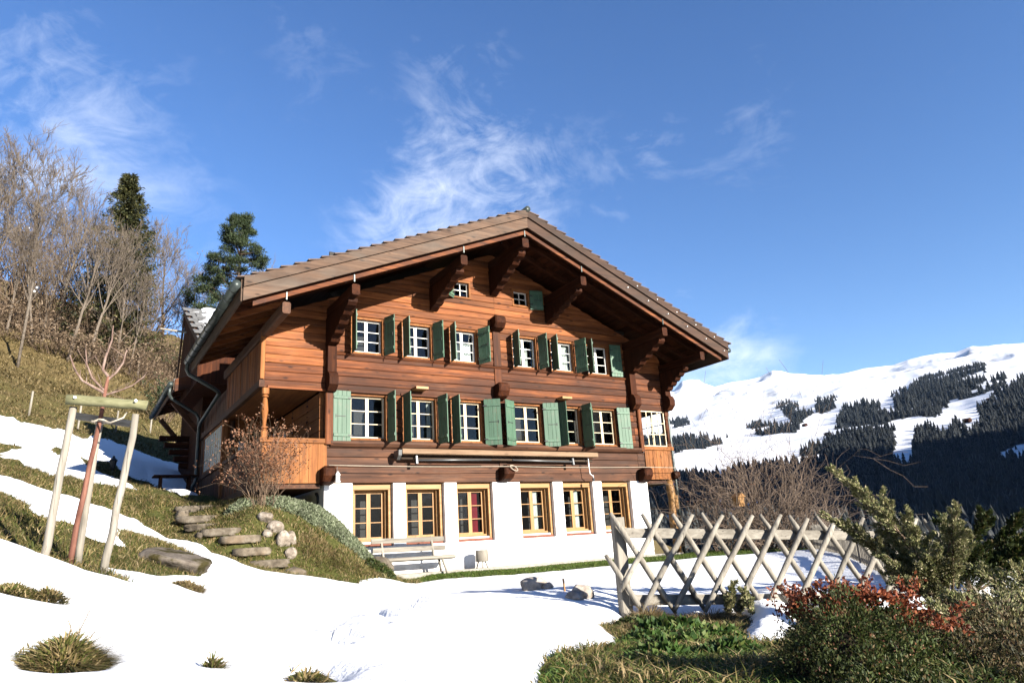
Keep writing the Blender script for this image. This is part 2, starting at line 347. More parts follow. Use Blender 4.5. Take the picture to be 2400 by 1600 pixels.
    leaf('pineleaf', 'pine_needles', [(0, (.013,.026,.010)), (.5, (.035,.06,.02)), (1, (.075,.10,.034))], trans=.1)
    leaf('farspruce', 'far_spruce_needles', [(0, (.005,.009,.012)), (.6, (.009,.014,.016)), (1, (.017,.021,.020))], trans=.0)
    leaf('brush', 'brown_brush', [(0, (.13,.09,.055)), (.5, (.25,.175,.11)), (1, (.38,.28,.19))])
    leaf('moss', 'greenery', [(0, (.04,.085,.012)), (.6, (.09,.16,.024)), (1, (.19,.21,.05))])
    def bark(key, name, a, b, sc=18):
        n = NT(name); p = n.noise(n.coord('Object', (1,1,.35)), sc, 5, .65); n.bump(p, .6, .02); MAT[key] = n.fin(n.ramp(p, [(.35, a), (.65, b)]), .9, .15)
    bark('bark', 'grey_bark', (.10,.08,.06), (.25,.21,.17)); bark('twig', 'pale_twigs', (.13,.104,.080), (.27,.222,.178)); bark('redbark', 'red_brown_bark', (.10,.034,.024), (.30,.14,.10), 9); bark('pinkbark', 'pinkish_twigs', (.17,.10,.08), (.38,.28,.235))
    bark('brownbark', 'brown_twigs', (.13,.085,.055), (.30,.215,.15)); bark('bushtwig', 'grey_brown_twigs', (.14,.095,.068), (.34,.26,.20)); bark('conbark', 'conifer_bark', (.05,.035,.025), (.13,.095,.065))
    # ground: green turf, dry brown turf and bare soil by position
    n = NT('turf'); a = n.noise(n.coord(), .55, 5, .6); b3 = n.noise(n.coord(), 14, 6, .7); d = n.attr('dry')
    gcol = n.ramp(b3, [(.25, (.045,.05,.014)), (.5, (.115,.125,.032)), (.75, (.22,.20,.07))])
    dcol = n.ramp(b3, [(.25, (.09,.062,.026)), (.5, (.21,.155,.066)), (.75, (.33,.255,.12))])
    f = n.math('ADD', d, n.math('MULTIPLY', n.math('SUBTRACT', a, .5), 1.1), True)
    n.bump(b3, .9, .08); MAT['turf'] = n.fin(n.mix(f, gcol, dcol), .95, .1)
mats()

# ------------------------------------------------------------------ terrain
CP=[[0.99,-1.6,-0.0],[3.22,-2.4,-0.04],[5.66,-3.2,0.0],[6.81,-3.4,-0.0],[1.6,-0.3,-0.01],[2.2,-0.75,0.0],[3.0,-0.9,0.0],[1.35,-0.9,0.02],[2.2,-1.7,-0.01],[4.0,-0.5,0.0],[7.0,-0.5,0.01],[10.0,-0.5,0.01],[13.0,-0.5,0.0],[10.0,-3.0,-0.02],[13.0,-3.5,-0.05],[13.0,3.0,-0.2],[16.0,-3.0,-0.3],[17.0,3.0,-1.0],[13.0,8.0,-2.0],[20.0,-8.0,-1.0],[22.0,0.0,-3.5],[26.0,-12.0,-3.0],[20.0,-18.0,-2.0],[5.0,4.0,0.0],[5.0,9.0,1.2],[9.0,9.0,0.3],[1.2,4.0,1.2],[1.2,9.0,2.3],[1.14,-6.43,-0.14],[0.84,-8.15,-0.14],[0.67,-9.53,-0.33],[1.77,-10.01,-0.41],[2.47,-11.01,-0.46],[-2.77,-12.71,-0.22],[-3.71,-12.37,-0.12],[-2.12,-13.48,-0.22],[-1.44,-14.73,-0.17],[-1.78,-14.18,-0.19],[-2.89,-10.01,-0.09],[-1.83,-10.48,-0.17],[-3.95,-9.73,0.01],[-0.84,-11.14,-0.31],[-1.74,-6.7,-0.03],[-5.11,-12.32,0.07],[-5.11,-11.22,0.23],[-5.46,-10.83,0.42],[-5.59,-9.03,0.8],[-5.29,-8.62,0.7],[-5.03,-8.62,0.6],[-4.8,-8.83,0.55],[-3.87,-7.41,0.27],[-3.87,-6.2,0.57],[-4.11,-4.67,0.96],[-5.19,-16.62,-0.75],[-5.2,-20.0,-1.0],[2.0,-20.0,-1.2],[-10.0,-18.0,-0.2],[9.0,-16.0,-0.9],[-1.78,-3.56,0.32],[-2.23,-2.43,0.61],[-2.91,-0.78,1.17],[-2.61,2.2,1.89],[-3.94,0.33,1.65],[-0.88,-2.78,0.13],[-4.75,0.37,2.11],[-5.82,-5.64,1.42],[-0.2,-0.4,1.5],[0.5,-0.4,1.0],[0.9,-0.5,0.55],[1.5,-0.5,0.0],[-0.8,-0.3,1.75],[-1.5,0.3,1.9],[-1.6,4.0,2.25],[-1.6,8.4,2.62],[-2.8,2.0,2.0],[-1.8,-1.6,1.45],[-0.6,-1.5,1.1],[0.3,-1.6,0.5],[-0.3,-2.4,0.35],[-1.81,9.16,2.8],[-0.55,16.05,4.47],[-4.06,10.36,3.78],[-6.57,5.34,3.34],[-7.24,13.31,5.84],[-5.15,15.38,5.87],[-2.85,18.3,5.95],[0.32,25.02,6.81],[-6.62,17.35,6.85],[-3.45,21.34,7.42],[-0.8,25.15,7.86],[-8.62,29.25,11.23],[-6.08,31.37,11.67],[-2.6,33.31,11.82],[-0.41,38.17,12.41],[1.4,37.98,9.97],[-10.06,43.18,17.95],[-4.59,45.38,17.47],[0.3,49.15,18.2],[3.23,52.87,17.77],[-12.34,68.08,27.48],[-2.41,73.34,27.88],[6.0,77.72,27.86],[-35.0,-5.0,10.0],[-40.0,30.0,26.0],[-25.0,-10.0,5.0],[-30.0,70.0,36.0],[10.0,60.0,20.0],[25.0,50.0,6.0],[35.0,20.0,-6.0],[15.0,30.0,4.0],[-25.0,-25.0,2.0]]
OPS=[[1,[[-6.62,-0.97],[-6.21,-0.05],[-5.75,-0.51],[-5.32,-0.62],[-4.74,-0.37],[-4.33,0.02],[-3.96,-0.11],[-3.62,-0.06],[-3.78,-0.28],[-3.57,-0.84],[-3.4,-1.63],[-3.07,-1.75],[-2.88,-2.18],[-2.59,-2.56],[-2.69,-4.7],[-2.45,-5.0],[-1.88,-4.76],[-0.1,-2.75],[0.6,-2.2],[1.1,-1.75],[2.2,-2.0],[3.2,-2.4],[5.6,-3.2],[6.8,-3.4],[9.5,-3.6],[12.5,-3.4],[15,-4],[22,-10],[16,-19],[0,-21],[-14,-21],[-12,-12]]],[0,[[-5.3,-12.0],[-5.27,-11.78],[-5.21,-11.62],[-5.14,-11.5],[-5.08,-11.32],[-5.01,-11.3],[-4.97,-11.55],[-4.93,-11.79],[-4.91,-12.09],[-4.96,-12.19],[-4.98,-12.39],[-5.24,-12.4],[-5.27,-12.2]]],[0,[[-5.57,-10.29],[-5.5,-10.25],[-5.44,-10.25],[-5.38,-10.4],[-5.34,-10.54],[-5.31,-10.4],[-5.25,-10.2],[-5.19,-10.26],[-5.13,-10.4],[-5.07,-10.44],[-5.03,-10.52],[-5.12,-10.68],[-5.24,-10.74],[-5.35,-10.82],[-5.46,-10.75],[-5.53,-10.73]]],[0,[[-4.05,-7.51],[-3.87,-7.11],[-3.7,-6.87],[-3.62,-6.95],[-3.53,-7.0],[-3.66,-7.22],[-3.79,-7.77],[-3.97,-8.31],[-4.03,-8.0]]],[0,[[-4.18,-9.27],[-4.09,-9.12],[-4.06,-9.15],[-4.13,-9.28]]],[0,[[-4.77,-9.97],[-4.71,-9.86],[-4.71,-9.92],[-4.77,-10.01]]],[0,[[-4.42,-11.86],[-4.36,-11.79],[-4.33,-12.02],[-4.39,-12.19],[-4.44,-12.29],[-4.47,-12.24]]],[0,[[-6.39,-2.11],[-6.03,-2.31],[-5.86,-2.4],[-5.63,-3.87],[-5.43,-5.44],[-5.34,-5.6],[-5.23,-5.5],[-4.99,-5.26],[-4.93,-6.08],[-4.79,-6.09],[-4.75,-6.37],[-4.56,-5.94],[-4.27,-6.32],[-4.41,-5.83],[-4.5,-5.36],[-4.09,-2.12],[-3.87,-1.84],[-3.55,-2.01],[-3.35,-2.38],[-3.54,-5.1],[-3.42,-5.7],[-3.53,-6.44],[-3.81,-6.66],[-3.99,-6.77],[-4.31,-7.16],[-4.45,-7.27],[-4.61,-7.22],[-4.68,-7.35],[-4.65,-7.92],[-4.54,-8.83],[-4.76,-9.25],[-4.91,-9.43],[-4.98,-9.22],[-5.07,-9.14],[-5.21,-9.12],[-5.36,-8.02],[-5.48,-8.01],[-5.63,-8.21],[-5.76,-9.08]]],[0,[[-4.0,-12.12],[-3.86,-11.93],[-3.78,-12.03],[-3.76,-12.25],[-3.88,-12.67],[-4.12,-12.62]]],[1,[[-4.9,-7.03],[-4.76,-6.77],[-4.72,-6.81],[-4.89,-7.09]]],[1,[[-8.22,13.63],[-7.36,14.7],[-6.99,14.83],[-6.45,14.35],[-5.42,14.88],[-4.53,15.37],[-3.86,16.35],[-3.26,16.22],[-2.53,15.87],[-1.74,16.0],[-0.94,16.1],[-0.54,14.94],[-2.05,3.94],[-2.6,3.71],[-2.84,5.05],[-2.66,10.36],[-3.28,9.51],[-3.73,11.44],[-4.24,11.36],[-4.73,10.88],[-5.14,10.78],[-5.56,11.18],[-6.02,10.97],[-6.4,9.95],[-7.48,7.37]]],[1,[[-7.43,6.97],[-6.76,7.83],[-6.06,10.67],[-5.6,10.58],[-5.02,9.88],[-4.56,9.47],[-4.18,8.76],[-3.83,8.94],[-3.74,5.03],[-3.31,3.49],[-3.7,3.52],[-3.93,4.14],[-4.38,3.08],[-4.81,3.3],[-5.1,4.28],[-5.37,1.26],[-5.56,1.64],[-5.9,4.97],[-6.2,6.46],[-6.64,6.23],[-7.26,5.38]]],[0,[[-2.14,-12.0],[-1.87,-11.84],[-1.91,-12.16],[-1.45,-11.73],[-1.0,-11.5],[-0.48,-10.69],[-0.15,-10.21],[0.32,-9.86],[0.74,-9.52],[1.27,-9.85],[1.91,-10.16],[2.58,-10.26],[3.08,-10.59],[3.68,-11.08],[4.65,-11.36],[5.97,-11.56],[10,-14],[6,-18],[-2,-15.5],[-3.01,-14.34],[-3.5,-13.95]]],[1,[[2.1,-10.04],[3.01,-9.63],[3.88,-9.39],[3.9,-9.61],[2.59,-10.44],[1.52,-11.19],[0.27,-12.09],[-0.63,-12.79],[-0.1,-12.27],[-0.06,-12.07],[-0.55,-12.39],[0.33,-11.69],[1.18,-11.03],[1.89,-10.38]]],[1,[[3.92,-10.76],[5.31,-10.18],[6.02,-10.49],[4.78,-11.19],[3.71,-11.44]]],[1,[[7.01,-10.44],[7.72,-10.82],[5.88,-11.6],[6.1,-10.99]]],[1,[[-2.22,-12.38],[-2.04,-12.34],[-2.02,-12.6],[-2.21,-12.61]]],[1,[[-2.1,-12.87],[-2.08,-13.0],[-2.17,-13.18],[-2.23,-13.05]]],[1,[[-1.7,-12.53],[-1.59,-12.54],[-1.73,-12.74],[-1.84,-12.73]]]]

CPA = np.array(CP)
def _phi(r): return -np.sqrt(r*r+.3)
def _fit():
    n = len(CPA); X = CPA[:, :2]
    r = np.hypot(X[:,None,0]-X[None,:,0], X[:,None,1]-X[None,:,1])
    A = np.zeros((n+3, n+3)); A[:n,:n] = _phi(r)+np.eye(n)*.02; A[:n,n:] = np.c_[np.ones(n), X]; A[n:,:n] = A[:n,n:].T
    return np.linalg.solve(A, np.r_[CPA[:,2], 0, 0, 0])
_S = _fit()
def H0(x, y):
    x = np.asarray(x, float); y = np.asarray(y, float)
    r = np.hypot(x[..., None]-CPA[:,0], y[..., None]-CPA[:,1])
    return _phi(r)@_S[:len(CPA)]+_S[-3]+_S[-2]*x+_S[-1]*y
# value noise
_G = np.random.default_rng(3).random((256, 256))
def vnoise(x, y):
    x = np.asarray(x, float); y = np.asarray(y, float)
    i = np.floor(x).astype(int); j = np.floor(y).astype(int); fx = x-i; fy = y-j
    fx = fx*fx*(3-2*fx); fy = fy*fy*(3-2*fy); g = lambda a, b: _G[a%256, b%256]
    return (g(i,j)*(1-fx)+g(i+1,j)*fx)*(1-fy)+(g(i,j+1)*(1-fx)+g(i+1,j+1)*fx)*fy
def fbm(x, y, o=4):
    s = 0; a = .5
    for k in range(o): s = s+a*(vnoise(x*2**k+k*17.3, y*2**k+k*9.1)-.5); a *= .5
    return s
def H(x, y):
    x = np.asarray(x, float); y = np.asarray(y, float)
    far = np.clip((np.hypot(x+2, y+5)-16)/25, 0, 1)
    bank = np.clip((y+5)/3, 0, 1)*np.clip((.3-x)/1.5, 0, 1)
    z = H0(x, y)+fbm(x*.9, y*.9, 3)*(.06+.9*far)+fbm(x*2.6, y*2.6, 3)*.14*bank
    return z
def hz(x, y): return float(H(np.array([x]), np.array([y]))[0])
def inpoly(x, y, poly):
    p = np.array(poly); c = np.zeros(x.shape, bool); j = len(p)-1
    for i in range(len(p)):
        yi, yj, xi, xj = p[i,1], p[j,1], p[i,0], p[j,0]
        t = ((yi > y) != (yj > y)) & (x < (xj-xi)*(y-yi)/((yj-yi) if yj != yi else 1e-9)+xi)
        c ^= t; j = i
    return c
def axis_coords(a, b, h, lo, hi, g=1.12, hmax=4.0):
    mid = list(np.arange(a, b+h*.5, h)); r = []; x, s = mid[-1], h
    while x < hi: s = min(s*g, hmax); x += s; r.append(x)
    l = []; x, s = mid[0], h
    while x > lo: s = min(s*g, hmax); x -= s; l.append(x)
    return np.array(l[::-1]+mid+r)
GX = axis_coords(-6.2, 5.5, .065, -95, 75); GY = axis_coords(-13.6, -2.0, .065, -60, 120, 1.035)
XX, YY = np.meshgrid(GX, GY, indexing='ij')
ZZ = H(XX, YY)
# snow cover: world-space patches, frayed by noise
def snow_mask(x, y):
    w = np.clip(np.hypot(x+5.2, y+16.6)/14, .35, 2.2)
    dx = fbm(x*1.7+5, y*.8, 4)*.9*w; dy = fbm(x*1.7+50, y*.8+9, 4)*1.6*w
    px, py = x+dx*.30+fbm(x*7, y*5, 3)*.10*w, y+dy*.35+fbm(x*7+31, y*5, 3)*.22*w; m = np.zeros(x.shape)
    for v, poly in OPS: m[inpoly(px, py, poly)] = v
    return m
SM = snow_mask(XX, YY)
def blur(a, n):
    for _ in range(n):
        a = (np.roll(a, 1, 0)+np.roll(a, -1, 0)+2*a)/4; a = (np.roll(a, 1, 1)+np.roll(a, -1, 1)+2*a)/4
    return a
SB = blur(SM, 3)
SB2 = blur(SB, 14)
hillside = np.clip((YY+4)/10, 0, 1)
frag = fbm(XX*1.3, YY*.55, 5)
THK = (SB-.5)*.10+np.clip(SB2-.55, 0, 1)*.12+fbm(XX*.5+3, YY*.5, 3)*.05*SB - hillside*np.clip(.5+frag*2.6-SB2*.75, 0, 1)*.10
THK = np.where(THK > 0, THK*np.where(XX > -.5, np.clip((-YY-2.2)/5, .2, 1), 1), THK)
THK += (fbm(XX*1.9+8, YY*1.1, 4)*.06+fbm(XX*6+3, YY*3, 3)*.022)*SB2
THK += (fbm(XX*5, YY*5, 3)*.022+fbm(XX*14, YY*14, 2)*.010)*np.clip(1.6-SB2*1.5, .12, 1)
tg = blur(inpoly(XX, YY, OPS[13][1]).astype(float), 6); THK += tg*.09
# footprints trodden from the lawn towards the camera
tr = [(-.4,-6.0),(-.9,-7.2),(-1.5,-8.3),(-2.1,-9.3),(-2.7,-10.2),(-3.2,-11.0),(-3.6,-11.6)]
for i in range(30):
    t = i/29*(len(tr)-1); k = min(int(t), len(tr)-2); u = t-k
    cx = tr[k][0]*(1-u)+tr[k+1][0]*u+(.07 if i%2 else -.07); cy = tr[k][1]*(1-u)+tr[k+1][1]*u
    d2 = ((XX-cx)/.075)**2+((YY-cy)/.15)**2
    THK += (-.065*np.exp(-d2**2)+.02*np.exp(-(np.sqrt(d2)-1.5)**2*4))*SB
def grid_faces(keep=None):
    nx, ny = len(GX), len(GY); i = np.arange(nx*ny).reshape(nx, ny)
    q = np.stack([i[:-1,:-1], i[1:,:-1], i[1:,1:], i[:-1,1:]], -1)
    if keep is None: return q.reshape(-1, 4)
    k = keep[:-1,:-1]|keep[1:,:-1]|keep[1:,1:]|keep[:-1,1:]
    return q[k]
# ground sheet: pushed down where the house stands
inh = (XX > .1)&(XX < 9.9)&(YY > .15)&(YY < 8.3)
ZG = ZZ.copy(); ZG[inh] = np.minimum(ZG[inh], -.3)
dry = np.clip((YY-10)/24, 0, 1)*.9+np.clip((-XX-1)/30, 0, .3)
ground = np_mesh('ground', np.stack([XX, YY, ZG], -1).reshape(-1, 3), grid_faces(), MAT['turf'], None, True, {'dry': dry})
tag(ground, 'winter turf on the slope around the chalet', kind='structure')
keep = (THK > -.012)&~inh
used = np.zeros(XX.size, bool); fc = grid_faces(keep); used[fc.ravel()] = True; rm = np.cumsum(used)-1
sv = np.stack([XX, YY, ZZ+np.maximum(THK, -.03)], -1).reshape(-1, 3)[used]
snow = np_mesh('snow', sv, rm[fc], MAT['snow'], None, True); tag(snow, 'melting snow lying over the meadow', kind='structure')
def ground_top(x, y):
    """height of whatever is on top (snow or turf) at x, y"""
    i = np.clip(np.searchsorted(GX, x), 1, len(GX)-1); j = np.clip(np.searchsorted(GY, y), 1, len(GY)-1)
    return hz(x, y)+max(0, float(THK[i, j]))
def thk_at(x, y):
    i = np.clip(np.searchsorted(GX, x), 0, len(GX)-1); j = np.clip(np.searchsorted(GY, y), 0, len(GY)-1); return THK[i, j]

# ------------------------------------------------------------------ grass
def blades(name, x, y, z, length, width, mat, lean=.5, parent=None, seed=1, kind='stuff'):
    g = np.random.default_rng(seed); n = len(x); a = g.random(n)*2*np.pi; l = length*(.5+g.random(n)); t = lean*(.2+g.random(n))
    d = np.stack([np.cos(a)*t, np.sin(a)*t, np.ones(n)], -1); d /= np.linalg.norm(d, axis=1)[:, None]
    b = g.random(n)*2*np.pi; s = np.stack([np.cos(b), np.sin(b), 0*b], -1)*(width*(.6+.8*g.random(n)))[:, None]
    p = np.stack([x, y, z], -1); m = p+d*(l*.55)[:, None]; d2 = d+np.stack([np.cos(a), np.sin(a), -.5+0*a], -1)*(lean*.9); tip = m+d2*(l*.45)[:, None]
    v = np.stack([p-s/2, p+s/2, m+s*.4, m-s*.4, tip], 1).reshape(-1, 3); k = np.arange(n)[:, None]*5
    f = np.concatenate([k+[0,1,2], k+[0,2,3], k+[3,2,4]], 0)
    return tag(np_mesh(name, v, f, mat, parent), kind=kind)
def scatter(n, x0, x1, y0, y1, seed, cond):
    g = np.random.default_rng(seed); x = g.uniform(x0, x1, n); y = g.uniform(y0, y1, n); k = cond(x, y); return x[k], y[k]
bare = lambda lim: (lambda x, y: (thk_at(x, y) < lim)&~((x > -.15)&(x < 10.2)&(y > -.55)))
gx, gy = [], []
for args in [(52000, -7, 0, -13.6, -5, 11), (120000, -8.5, 1.6, -5, 2.2, 12), (46000, -2.6, 3.2, -14.8, -9.4, 13), (26000, -9, 0, 2.2, 13, 17)]:
    a, b = scatter(*args, bare(.010)); gx.append(a); gy.append(b)
gx = np.concatenate(gx); gy = np.concatenate(gy)
dens = fbm(gx*2.3, gy*2.3, 3) > -.16; gx, gy = gx[dens], gy[dens]
o = blades('meadow_grass', gx, gy, H(gx, gy)-.01, np.where(gy > -4, .10, .095)*(.55+.9*np.clip(.5+fbm(gx*3, gy*3, 3)*2, 0, 1)), np.where(gy > -4, .013, .010), MAT['grass'], 1.0, seed=3); tag(o, 'short winter grass on the bare patches of the meadow', 'grass')
lx, ly = scatter(52000, .8, 13.5, -4.2, -.62, 14, lambda x, y: (thk_at(x, y) < -.012)); lz = H(lx, ly)-.01
o = blades('lawn_grass', lx, ly, lz, .055, .016, MAT['lawn'], .6, seed=4); tag(o, 'strip of green lawn along the foot of the white wall', 'grass')
gx2, gy2 = scatter(60000, -3.2, 1.2, -15.2, -10.4, 15, bare(-.012)); o = blades('green_verge_grass', gx2, gy2, H(gx2, gy2)-.01, .07, .013, MAT['moss'], .9, seed=5)
tag(o, 'lush green grass and weeds below the lattice fence', 'grass')
def tuft(cx, cy, rx, ry, n, length, mat, label, hump=.1, seed=1, group=None, name='grass_tuft', flop=1.0, wdt=.009):
    g = np.random.default_rng(seed); a = g.random(n)*2*np.pi; r = np.sqrt(g.random(n))*(1+.35*fbm(np.cos(a)*2+seed, np.sin(a)*2, 3)*2); r = np.where(g.random(n) < .12, r*1.55, r); x = cx+rx*r*np.cos(a); y = cy+ry*r*np.sin(a)
    z = H(x, y)+hump*(1-np.clip(r, 0, 1)**2)*(1+.8*fbm(x*9, y*9, 2))
    l = length*(1.15-.5*r); w = wdt*(.6+.8*g.random(n)); out = np.stack([np.cos(a)*r, np.sin(a)*r, 0*a], -1)
    cl = fbm(x*14+seed, y*14, 2)*7; d = out*flop+np.stack([np.cos(cl)*.5+g.normal(0, .35, n), np.sin(cl)*.5+g.normal(0, .35, n), .55+0*a], -1); d /= np.linalg.norm(d, axis=1)[:, None]
    l = l*(.55+.8*g.random(n)); p = np.stack([x, y, z], -1); b = g.random(n)*2*np.pi; s = np.stack([np.cos(b), np.sin(b), 0*b], -1)*w[:, None]
    m = p+d*(l*.5)[:, None]; d2 = d+out*.8+np.array([0,0,-.55]); tip = m+d2*(l*.5)[:, None]
    v = np.stack([p-s/2, p+s/2, m+s*.42, m-s*.42, tip], 1).reshape(-1, 3); k = np.arange(n)[:, None]*5
    f = np.concatenate([k+[0,1,2], k+[0,2,3], k+[3,2,4]], 0)
    o = np_mesh(name, v, f, mat); tag(o, label, 'grass', group)
    return o
T = 'grass tufts poking through the snow'
tuft(-5.09, -12.13, .17, .24, 4600, .15, MAT['grass'], 'large domed tuft of long grass at the lower left in the snow', .065, 21, T)
tuft(-5.05, -12.02, .10, .10, 130, .26, MAT['dryleaf'], 'pale dry seed stalks standing out of the large grass tuft', .10, 27, T, flop=.6, wdt=.004, name='dry_grass_stalks')
tuft(-4.42, -12.28, .05, .10, 420, .10, MAT['grass'], 'small drooping grass tuft low in the snow, second from the left edge', .08, 22, T)
tuft(-3.98, -12.50, .10, .14, 700, .10, MAT['grass'], 'flat combed grass tuft at the bottom edge of the snow', .04, 23, T)
tuft(-5.38, -10.62, .16, .24, 1500, .08, MAT['grass'], 'wide grass clump at the left edge below the tree stakes', .04, 24, T)
tuft(-5.18, -10.55, .11, .20, 1100, .08, MAT['grass'], 'rounded grass clump right of the wide one at the left edge', .05, 25, T)
tuft(-3.84, -7.30, .20, .26, 1500, .09, MAT['dryleaf'], 'brown withered clump on the snow below the mossy boulder', .05, 26, T)
tuft(-4.12, -9.20, .05, .08, 90, .04, MAT['grass'], 'tiny sprig of grass in the snow below the withered clump', .01, 28, T)
# coarse dry grass on the upper meadow
hx, hy = scatter(90000, -16, 6, 9, 46, 18, lambda x, y: (thk_at(x, y) < -.012)&~((x > -2)&(y < 14)))
hd = np.hypot(hx+5, hy+16); kk = np.random.default_rng(9).random(len(hx)) < np.clip(30/hd, .3, 1)
hx, hy = hx[kk], hy[kk]; o = blades('upper_meadow_grass', hx, hy, H(hx, hy)-.02, np.where(hy > 24, .26, .16), np.where(hy > 24, .05, .035), MAT['hay'], 1.0, seed=8)
tag(o, 'tan dry grass on the steep upper meadow', 'grass')

# ------------------------------------------------------------------ far side of the valley
def dpix(px, py, d):
    """far ridges: image pixel coordinates, at an assumed distance d, to a world position"""
    r = np.array(R_)*((px-1200)/1669.66)-np.array(U_)*((py-800)/1669.66)+np.array(F_); r = r/np.hypot(r[0], r[1]); return CAM+r*d
_q = lambda pts: ([1550+.3614*x for x, y in pts], [770+.3614*y for x, y in pts])
ROWS = [
 (6200, [(-900,420),(-300,450),(80,400),(130,340),(170,331),(240,330),(280,355),(340,376),(420,352),(560,327),(640,310),(720,272),(780,276),(830,290),(900,292),(1000,300),(1090,305),(1200,285),(1300,260),(1380,250),(1500,235),(1600,200),(1680,180),(1800,160),(1900,155),(2010,115),(2100,112),(2200,113),(2352,122),(2800,150),(3400,110)]),
 (5000, [(-900,520),(80,470),(300,480),(480,440),(620,420),(760,370),(900,370),(1100,370),(1300,340),(1500,310),(1700,262),(1850,222),(2000,190),(2200,165),(2352,160),(3400,170)]),
 (4000, [(-900,620),(80,600),(300,560),(600,520),(750,500),(900,460),(1100,450),(1300,420),(1580,390),(1800,300),(2000,262),(2200,222),(2352,195),(3400,200)]),
 (2900, [(-900,690),(80,680),(300,660),(600,620),(900,560),(1100,510),(1300,470),(1500,440),(1700,370),(1900,325),(2100,292),(2352,270),(3400,260)]),
 (2150, [(-900,770),(80,760),(300,740),(600,715),(900,660),(1100,630),(1300,590),(1500,555),(1700,515),(1900,470),(2100,420),(2352,375),(3400,330)]),
 (1600, [(-900,840),(80,830),(300,810),(600,790),(900,755),(1100,730),(1300,695),(1500,665),(1800,620),(2100,570),(2352,530),(3400,480)]),
 (1200, [(-900,930),(80,920),(600,880),(1000,850),(1500,790),(2000,730),(2352,690),(3400,640)]),
 (900, [(-900,1010),(80,1000),(600,980),(1000,960),(1500,925),(2000,890),(2352,865),(3400,830)]),
 (650, [(-900,1150),(80,1150),(1000,1130),(2352,1080),(3400,1060)]),
 (460, [(-900,1330),(80,1320),(1000,1300),(2352,1300),(3400,1300)]),
 (320, [(-900,1560),(1000,1560),(3400,1560)]), (180, [(-900,1700),(1000,1700),(3400,1700)]), (75, [(-900,1830),(1000,1830),(3400,1830)])]
NU, VS = 420, []
pxs = np.linspace(1550+.3614*-900, 1550+.3614*3300, NU)
rows3 = []
for d, pts in ROWS:
    a, b = _q(pts); ys = np.interp(pxs, a, b); rows3.append(np.array([dpix(x, y, d) for x, y in zip(pxs, ys)]))
rows3 = np.array(rows3); SUBD = [26, 24, 26, 22, 20, 18, 16, 12, 10, 8, 6, 5]
grid = []
for k, n in enumerate(SUBD):
    for i in range(n): t = i/n; grid.append(rows3[k]*(1-t)+rows3[k+1]*t)
grid.append(rows3[-1]); grid = np.array(grid)
gd = np.hypot(grid[...,0]-CAM[0], grid[...,1]-CAM[1])
# smooth the creases of the loft, then add relief that grows with distance
for _ in range(3): grid[1:-1] = (grid[:-2]+2*grid[1:-1]+grid[2:])/4
rel = fbm(grid[...,0]/420, grid[...,1]/420, 5); rel2 = 1-np.abs(fbm(grid[...,0]/900+7, grid[...,1]/900, 4))*4
gul = fbm(grid[...,0]/150+3, grid[...,1]/330, 4)
amp = np.clip((gd-250)/5000, 0, 1)
ridgefade = np.clip(np.arange(grid.shape[0])/10., .12, 1)[:, None]
grid[...,2] += (rel*120+(rel2-.5)*45+gul*26)*amp*ridgefade+fbm(grid[...,0]/70, grid[...,1]/70, 3)*9*np.clip(amp*4, 0, 1)
NV = grid.shape[0]
def project(P):
    q = P-CAM; z = q@np.array(F_); return 1200+1669.66*(q@np.array(R_))/z, 800-1669.66*(q@np.array(U_))/z
FOREST = [
 [(960,790),(1080,730),(1110,650),(1180,640),(1300,650),(1480,640),(1500,690),(1530,760),(1500,830),(1490,900),(1560,930),(1630,920),(1640,800),(1630,660),(1700,610),(1800,660),(1900,600),(1960,660),(2050,600),(2060,530),(2170,480),(2160,410),(2290,390),(2290,320),(3300,300),(3300,1600),(1100,1600),(100,1600),(100,980),(300,960),(600,900),(900,840)],
 [(1150,560),(1240,510),(1400,490),(1420,540),(1300,640),(1150,630)],
 [(1500,440),(1600,410),(1700,340),(1850,320),(1960,270),(2100,245),(2090,265),(1960,310),(1900,350),(2000,330),(2100,340),(2220,310),(2220,370),(2100,410),(2000,440),(1850,470),(1820,520),(1790,580),(1700,570),(1690,520),(1600,510),(1510,530)],
 [(760,510),(830,500),(900,540),(980,540),(930,590),(860,640),(780,650),(600,640),(550,680),(700,700),(870,690),(880,640)],
 [(990,480),(1130,460),(1120,520),(1050,560),(1000,530)], [(1350,590),(1500,540),(1680,520),(1680,560),(1500,600),(1370,640)],
 [(80,715),(200,700),(380,690),(380,745),(200,770),(80,785)], [(50,620),(170,600),(170,630),(60,655)], [(-900,720),(70,715),(70,800),(-900,820)], [(-900,980),(60,980),(60,1500),(-900,1500)]]
CLEAR = [[(2170,800),(2400,720),(2400,830),(2300,860),(2210,860)], [(150,1120),(330,1085),(520,1100),(400,1150),(200,1175)], [(180,960),(420,930),(520,950),(300,1000)], [(2280,1335),(2352,1300),(2352,1360),(2290,1380)]]
def unz(P): px, py = project(P); return (px-1550)/.3614, (py-770)/.3614
FW = [np.array([dpix(1550+.3614*x, 770+.3614*y, 1000)[:2] for x, y in p]) for p in FOREST]
zx, zy = unz(grid)
jx = fbm(grid[...,0]/160, grid[...,1]/160, 3)*75; jy = fbm(grid[...,0]/160+40, grid[...,1]/160, 3)*55
def forest_at(a, b):
    m = np.zeros(a.shape, bool)
    for p in FOREST: m |= inpoly(a, b, p)
    for p in CLEAR: m &= ~inpoly(a, b, p)
    return m
clr = (fbm(grid[...,0]/190+21, grid[...,1]/120, 4) > .10+.10*np.clip((zx-900)/900, 0, 1)+.12*np.clip((zy-900)/200, 0, 1)*np.clip((zx-900)/400, 0, 1))
fmask = (forest_at(zx+jx, zy+jy)&~clr).astype(float); fm2 = fmask.copy()
